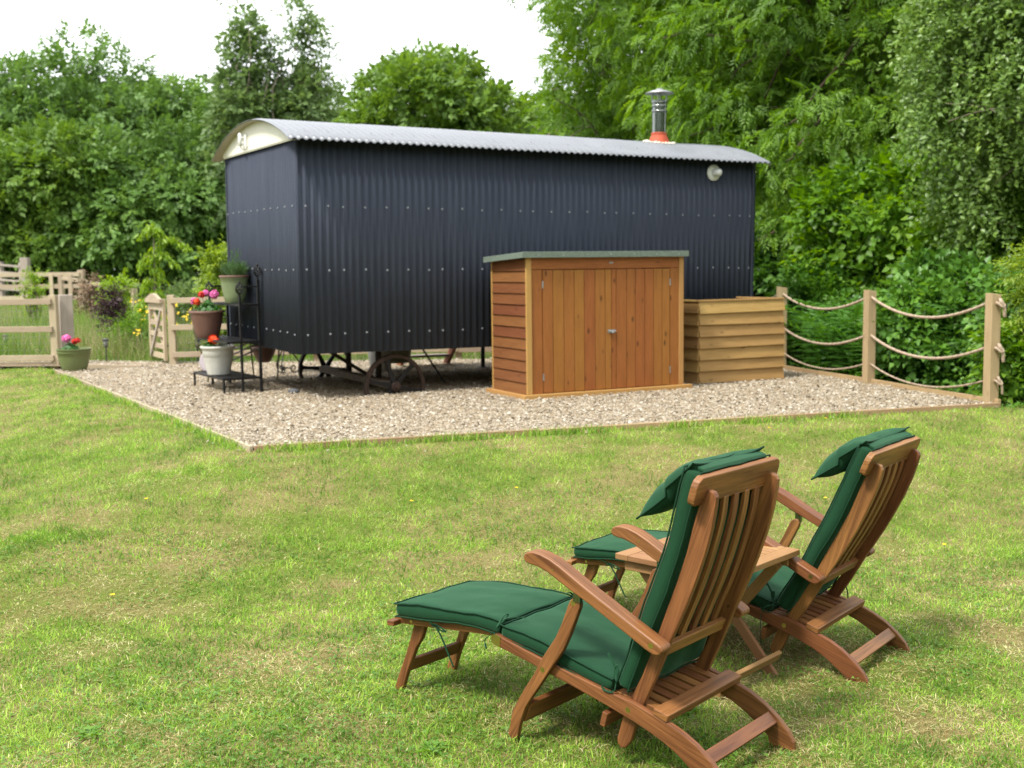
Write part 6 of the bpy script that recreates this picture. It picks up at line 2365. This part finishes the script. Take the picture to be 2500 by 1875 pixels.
# loose straw and clippings lying flat in the turf
x, y = lawn_points(85000, 2.8, 8.2)
kp = rng.random(len(x)) < 0.25 + 0.75 * dryness(x, y)
x, y = x[kp], y[kp]
o = blades("lawn_thatch", x, y, height(x, y) + rng.uniform(0.002, 0.016, len(x)), rng.uniform(0.018, 0.045, len(x)), rng.uniform(0.0022, 0.0042, len(x)) * (y / 4) ** 0.5, rng.uniform(1.15, 1.5, len(x)), rng.uniform(0.55, 1, len(x)), LAWN, rng, True)
_props(o, kind='stuff')
# longer tufts along the boards
tt = rng.random(9000)
side = rng.random(9000)
e0 = np.where(side[:, None] < 0.45, EA + (EB - EA) * tt[:, None], np.where(side[:, None] < 0.8, EA + (EC - EA) * tt[:, None], EB + FD * 5.8 * tt[:, None]))
nn = np.where(side[:, None] < 0.45, N1, np.where(side[:, None] < 0.8, N2, N3))
p = e0 + nn * np.abs(rng.normal(0.055, 0.03, 9000))[:, None] + nn * 0.02
tuft = fnoise(p[:, 0], p[:, 1], 5, 0.5)
kp = (rng.random(9000) < smoothstep(0.35, 0.6, tuft) + 0.15) & (p[:, 0] < 3.0)
p = p[kp]; tuft = tuft[kp]
n = len(p)
o = blades("edge_grass", p[:, 0], p[:, 1], np.maximum(height(p[:, 0], p[:, 1]), -0.06), rng.uniform(0.03, 0.075, n) * (0.6 + tuft), rng.uniform(0.004, 0.007, n), np.clip(np.abs(rng.normal(0.3, 0.3, n)), 0.02, 1.2), (rng.random(n) < 0.12) * 1.0, LAWN, rng)
_props(o, kind='stuff')

# clover and other broad weeds in the turf
x, y = lawn_points(60000, 2.8, 9.0)
w = fnoise(x, y, 300, 0.55)
kp = rng.random(len(x)) < smoothstep(0.50, 0.66, w) * 0.7 + 0.02
x, y = x[kp], y[kp]
n = len(x)
V, F, R = place(t_join([t_leaflet(0, 0, a_, 0.0095, 0.009, 0, 0.001) for a_ in (0, 2.1, 4.2)]), np.stack([x, y, height(x, y) + rng.uniform(0.006, 0.026, n)], 1), rng.normal(0, 1, (n, 3)) * np.array([1, 1, 0.25]), np.stack([rng.normal(0, .35, n), rng.normal(0, .35, n), np.ones(n)], 1), rng.uniform(0.6, 1.15, n), None, rng)
_props(np_mesh("clover", V, F, leafmat("clover_leaf", (0.06, 0.15, 0.016), (0.10, 0.215, 0.025), (0.15, 0.28, 0.04), 0.3, 0.45), None, {"rnd": R}), kind='stuff')

# dandelion rosettes
DL = leafmat("dandelion_leaf", (0.07, 0.17, 0.016), (0.11, 0.235, 0.024), (0.16, 0.30, 0.04), 0.35, 0.5)
ros = [q_ for q_ in ((0.05, 3.15), (-0.62, 3.28), (0.62, 4.05), (-1.5, 3.9), (-0.35, 4.6), (-1.0, 3.45), (-0.28, 3.72))]
words = ["beneath the nearer chair's front feet", "in the lower left lawn nearest the photo's bottom edge", "in the shade under the slatted table", "in the left lawn by a straw coloured patch", "just beyond the nearer chair's leg rest", "in the bottom lawn between two bare patches", "beside the nearer chair's front leg"]
for i, (x0, y0) in enumerate(ros):
    r2 = np.random.default_rng(400 + i)
    t = thing("dandelion", "flat rosette of dandelion leaves " + words[i], "weed", (x0, y0, float(height(x0, y0))), 0, "dandelion rosettes in the lawn")
    nf = 9
    a = np.arange(nf) * 2.4 + r2.uniform(0, 6)
    el = r2.uniform(0.15, 0.5, nf)
    dirs = np.stack([np.cos(a) * np.cos(el), np.sin(a) * np.cos(el), np.sin(el)], 1)
    ups = np.stack([-np.cos(a) * np.sin(el), -np.sin(a) * np.sin(el), np.cos(el)], 1)
    V, F, R = place(t_join([t_leaflet(0, 0, 0, 0.075, 0.02, 0, 0.018), t_leaflet(0.028, 0, 0.9, 0.022, 0.012), t_leaflet(0.028, 0, -0.9, 0.022, 0.012)]), np.zeros((nf, 3)) + np.array([0, 0, 0.006]), dirs, ups, r2.uniform(.7, 1.2, nf), None, r2)
    np_mesh("leaves", V, F, DL, t, {"rnd": R})

# buttercups dotted about the lawn
bc_spots = [(-1.93, 5.4), (2.55, 9.3), (2.0, 8.9), (1.2, 7.7), (0.02, 7.2), (2.7, 8.6), (0.35, 6.1), (1.55, 6.2), (-2.2, 6.8), (2.4, 6.3), (-0.62, 6.9), (1.98, 7.2)]
bc_words = ["alone in the left half of the open lawn", "near the gravel's edge behind the farther chair's back", "below the planter box close to the gravel's edge", "below the shed's right corner in mid lawn", "in the middle of the lawn below the shed's left corner", "right of the farther chair's headrest", "just above the table's near corner", "seen past the nearer chair's top rail", "in the left lawn below the gravel's front corner", "on the lawn to the right of both chairs", "below the gravel's front board left of centre", "just above the farther chair's pillow"]
bw = None
for i, (x0, y0) in enumerate(bc_spots):
    z0 = float(height(x0, y0))
    if bw is None:
        mb = MB()
        for k in range(5):
            a = k * 1.2566
            V, F = leaf_disc((0.009 * math.cos(a), 0.009 * math.sin(a), 0.062), 0.008, (-0.4 * math.cos(a), -0.4 * math.sin(a), 1), 6)
            mb.add(V, F)
        o = mb.obj("buttercup", PETAL_YELLOW, None, fix=False)
        mb = MB(); mb.tube([(0, 0, 0), (0.003, 0, 0.03), (0, 0, 0.06)], 0.0012, 4)
        sm = mb.obj("stem", LEAF_GERANIUM, o)
        bw = (o.data, sm.data)
    else:
        o = bpy.data.objects.new("buttercup", bw[0]); COL.objects.link(o)
        s = bpy.data.objects.new("stem", bw[1]); COL.objects.link(s); s.parent = o
    o.location = (x0, y0, z0)
    o.rotation_euler = (0, 0, i * 1.3)
    o.scale = (0.85, 0.85, 0.75)
    _props(o, "tiny yellow buttercup " + bc_words[i], "flower", "buttercups in the lawn")

# meadow grass
MEAD = grass_mat("meadow_blade", ((0.09, 0.18, 0.02), (0.155, 0.27, 0.032), (0.23, 0.35, 0.055)), ((0.32, 0.25, 0.13), (0.44, 0.36, 0.21), (0.52, 0.42, 0.29)), 0.3, 1.0, 0.42)
rng = np.random.default_rng(33)
N = 80000
y = np.exp(rng.uniform(math.log(16.25), math.log(44), N))
x = rng.uniform(-0.56, 0.12, N) * y
ok = ~in_poly(x, y, PATH) & ~is_wood(x, y) & ~((np.abs(y - 31 - (x + 15) * -0.1) < 0.3)) & ((y > 16.5) | (x > -4.2))
x, y = x[ok], y[ok]
mow = (y > 31) & (y < 42)
hgt = np.where(mow, 0.12, 0.22 + 0.45 * fnoise(x, y, 9, 2.2) ** 1.3) * smoothstep(16.2, 17.2, y) + 0.06
dry = (rng.random(len(x)) < np.where(mow, 0.1, 0.08 + 0.62 * smoothstep(0.42, 0.62, fnoise(x, y, 19, 2.6)))) * rng.uniform(.5, 1, len(x))
o = blades("meadow_grass", x, y, np.maximum(height(x, y), -0.03), hgt * rng.uniform(.6, 1.25, len(x)), rng.uniform(0.007, 0.014, len(x)) * (y / 18) ** 0.6, np.clip(np.abs(rng.normal(0.22, 0.2, len(x))), 0.02, 1), dry, MEAD, rng, True)
_props(o, kind='stuff')
# yellow wild flowers
N = 170
yy = rng.uniform(16.8, 25, N)
xx = rng.uniform(-0.33, -0.2, N) * yy
kp = fnoise(xx, yy, 44, 1.6) > 0.5
xx, yy = xx[kp], yy[kp]
Vs, Fs = [], []
for a, b in zip(xx, yy):
    zz_ = max(0, float(height(a, b))) + random.uniform(0.35, 0.75)
    for q in range(3):
        V, F = leaf_disc((a + random.gauss(0, .03), b + random.gauss(0, .03), zz_ + random.gauss(0, .02)), random.uniform(0.012, 0.024), (random.gauss(0, .3), -0.5, 1), 6)
        k = len(Vs)
        Vs += [tuple(v) for v in V]
        Fs += [tuple(i + k for i in f) for f in F]
_props(np_mesh("wild_flowers", Vs, Fs, PETAL_YELLOW), kind='stuff')


# unseen wood assumed behind and beside the camera, added to block low sky light
rng = np.random.default_rng(88)
bl = []
for k in range(120):
    t = k / 119
    if t < 0.5:
        p = (-24 + 46 * (t / 0.5), -15 + rng.uniform(-2, 2))
    elif t < 0.78:
        p = (-19 + rng.uniform(-1.5, 1.5), -14 + 24 * (t - 0.5) / 0.28)
    else:
        p = (15 + rng.uniform(-1.5, 1.5), -14 + 21 * (t - 0.78) / 0.22)
    for zz, rr in ((1.2, 1.6), (3.6, 1.8), (6.0, 1.7), (7.8, 1.3)):
        bl.append((np.array([p[0] + rng.uniform(-.8, .8), p[1] + rng.uniform(-.8, .8), zz + rng.uniform(-.5, .5)]), rr * rng.uniform(0.8, 1.2)))
o = crown_mesh("unseen_woods", None, L_OAK, BROAD, bl, 9000, 3.2, rng, 0.2, 0.0)
_props(o, kind='stuff')
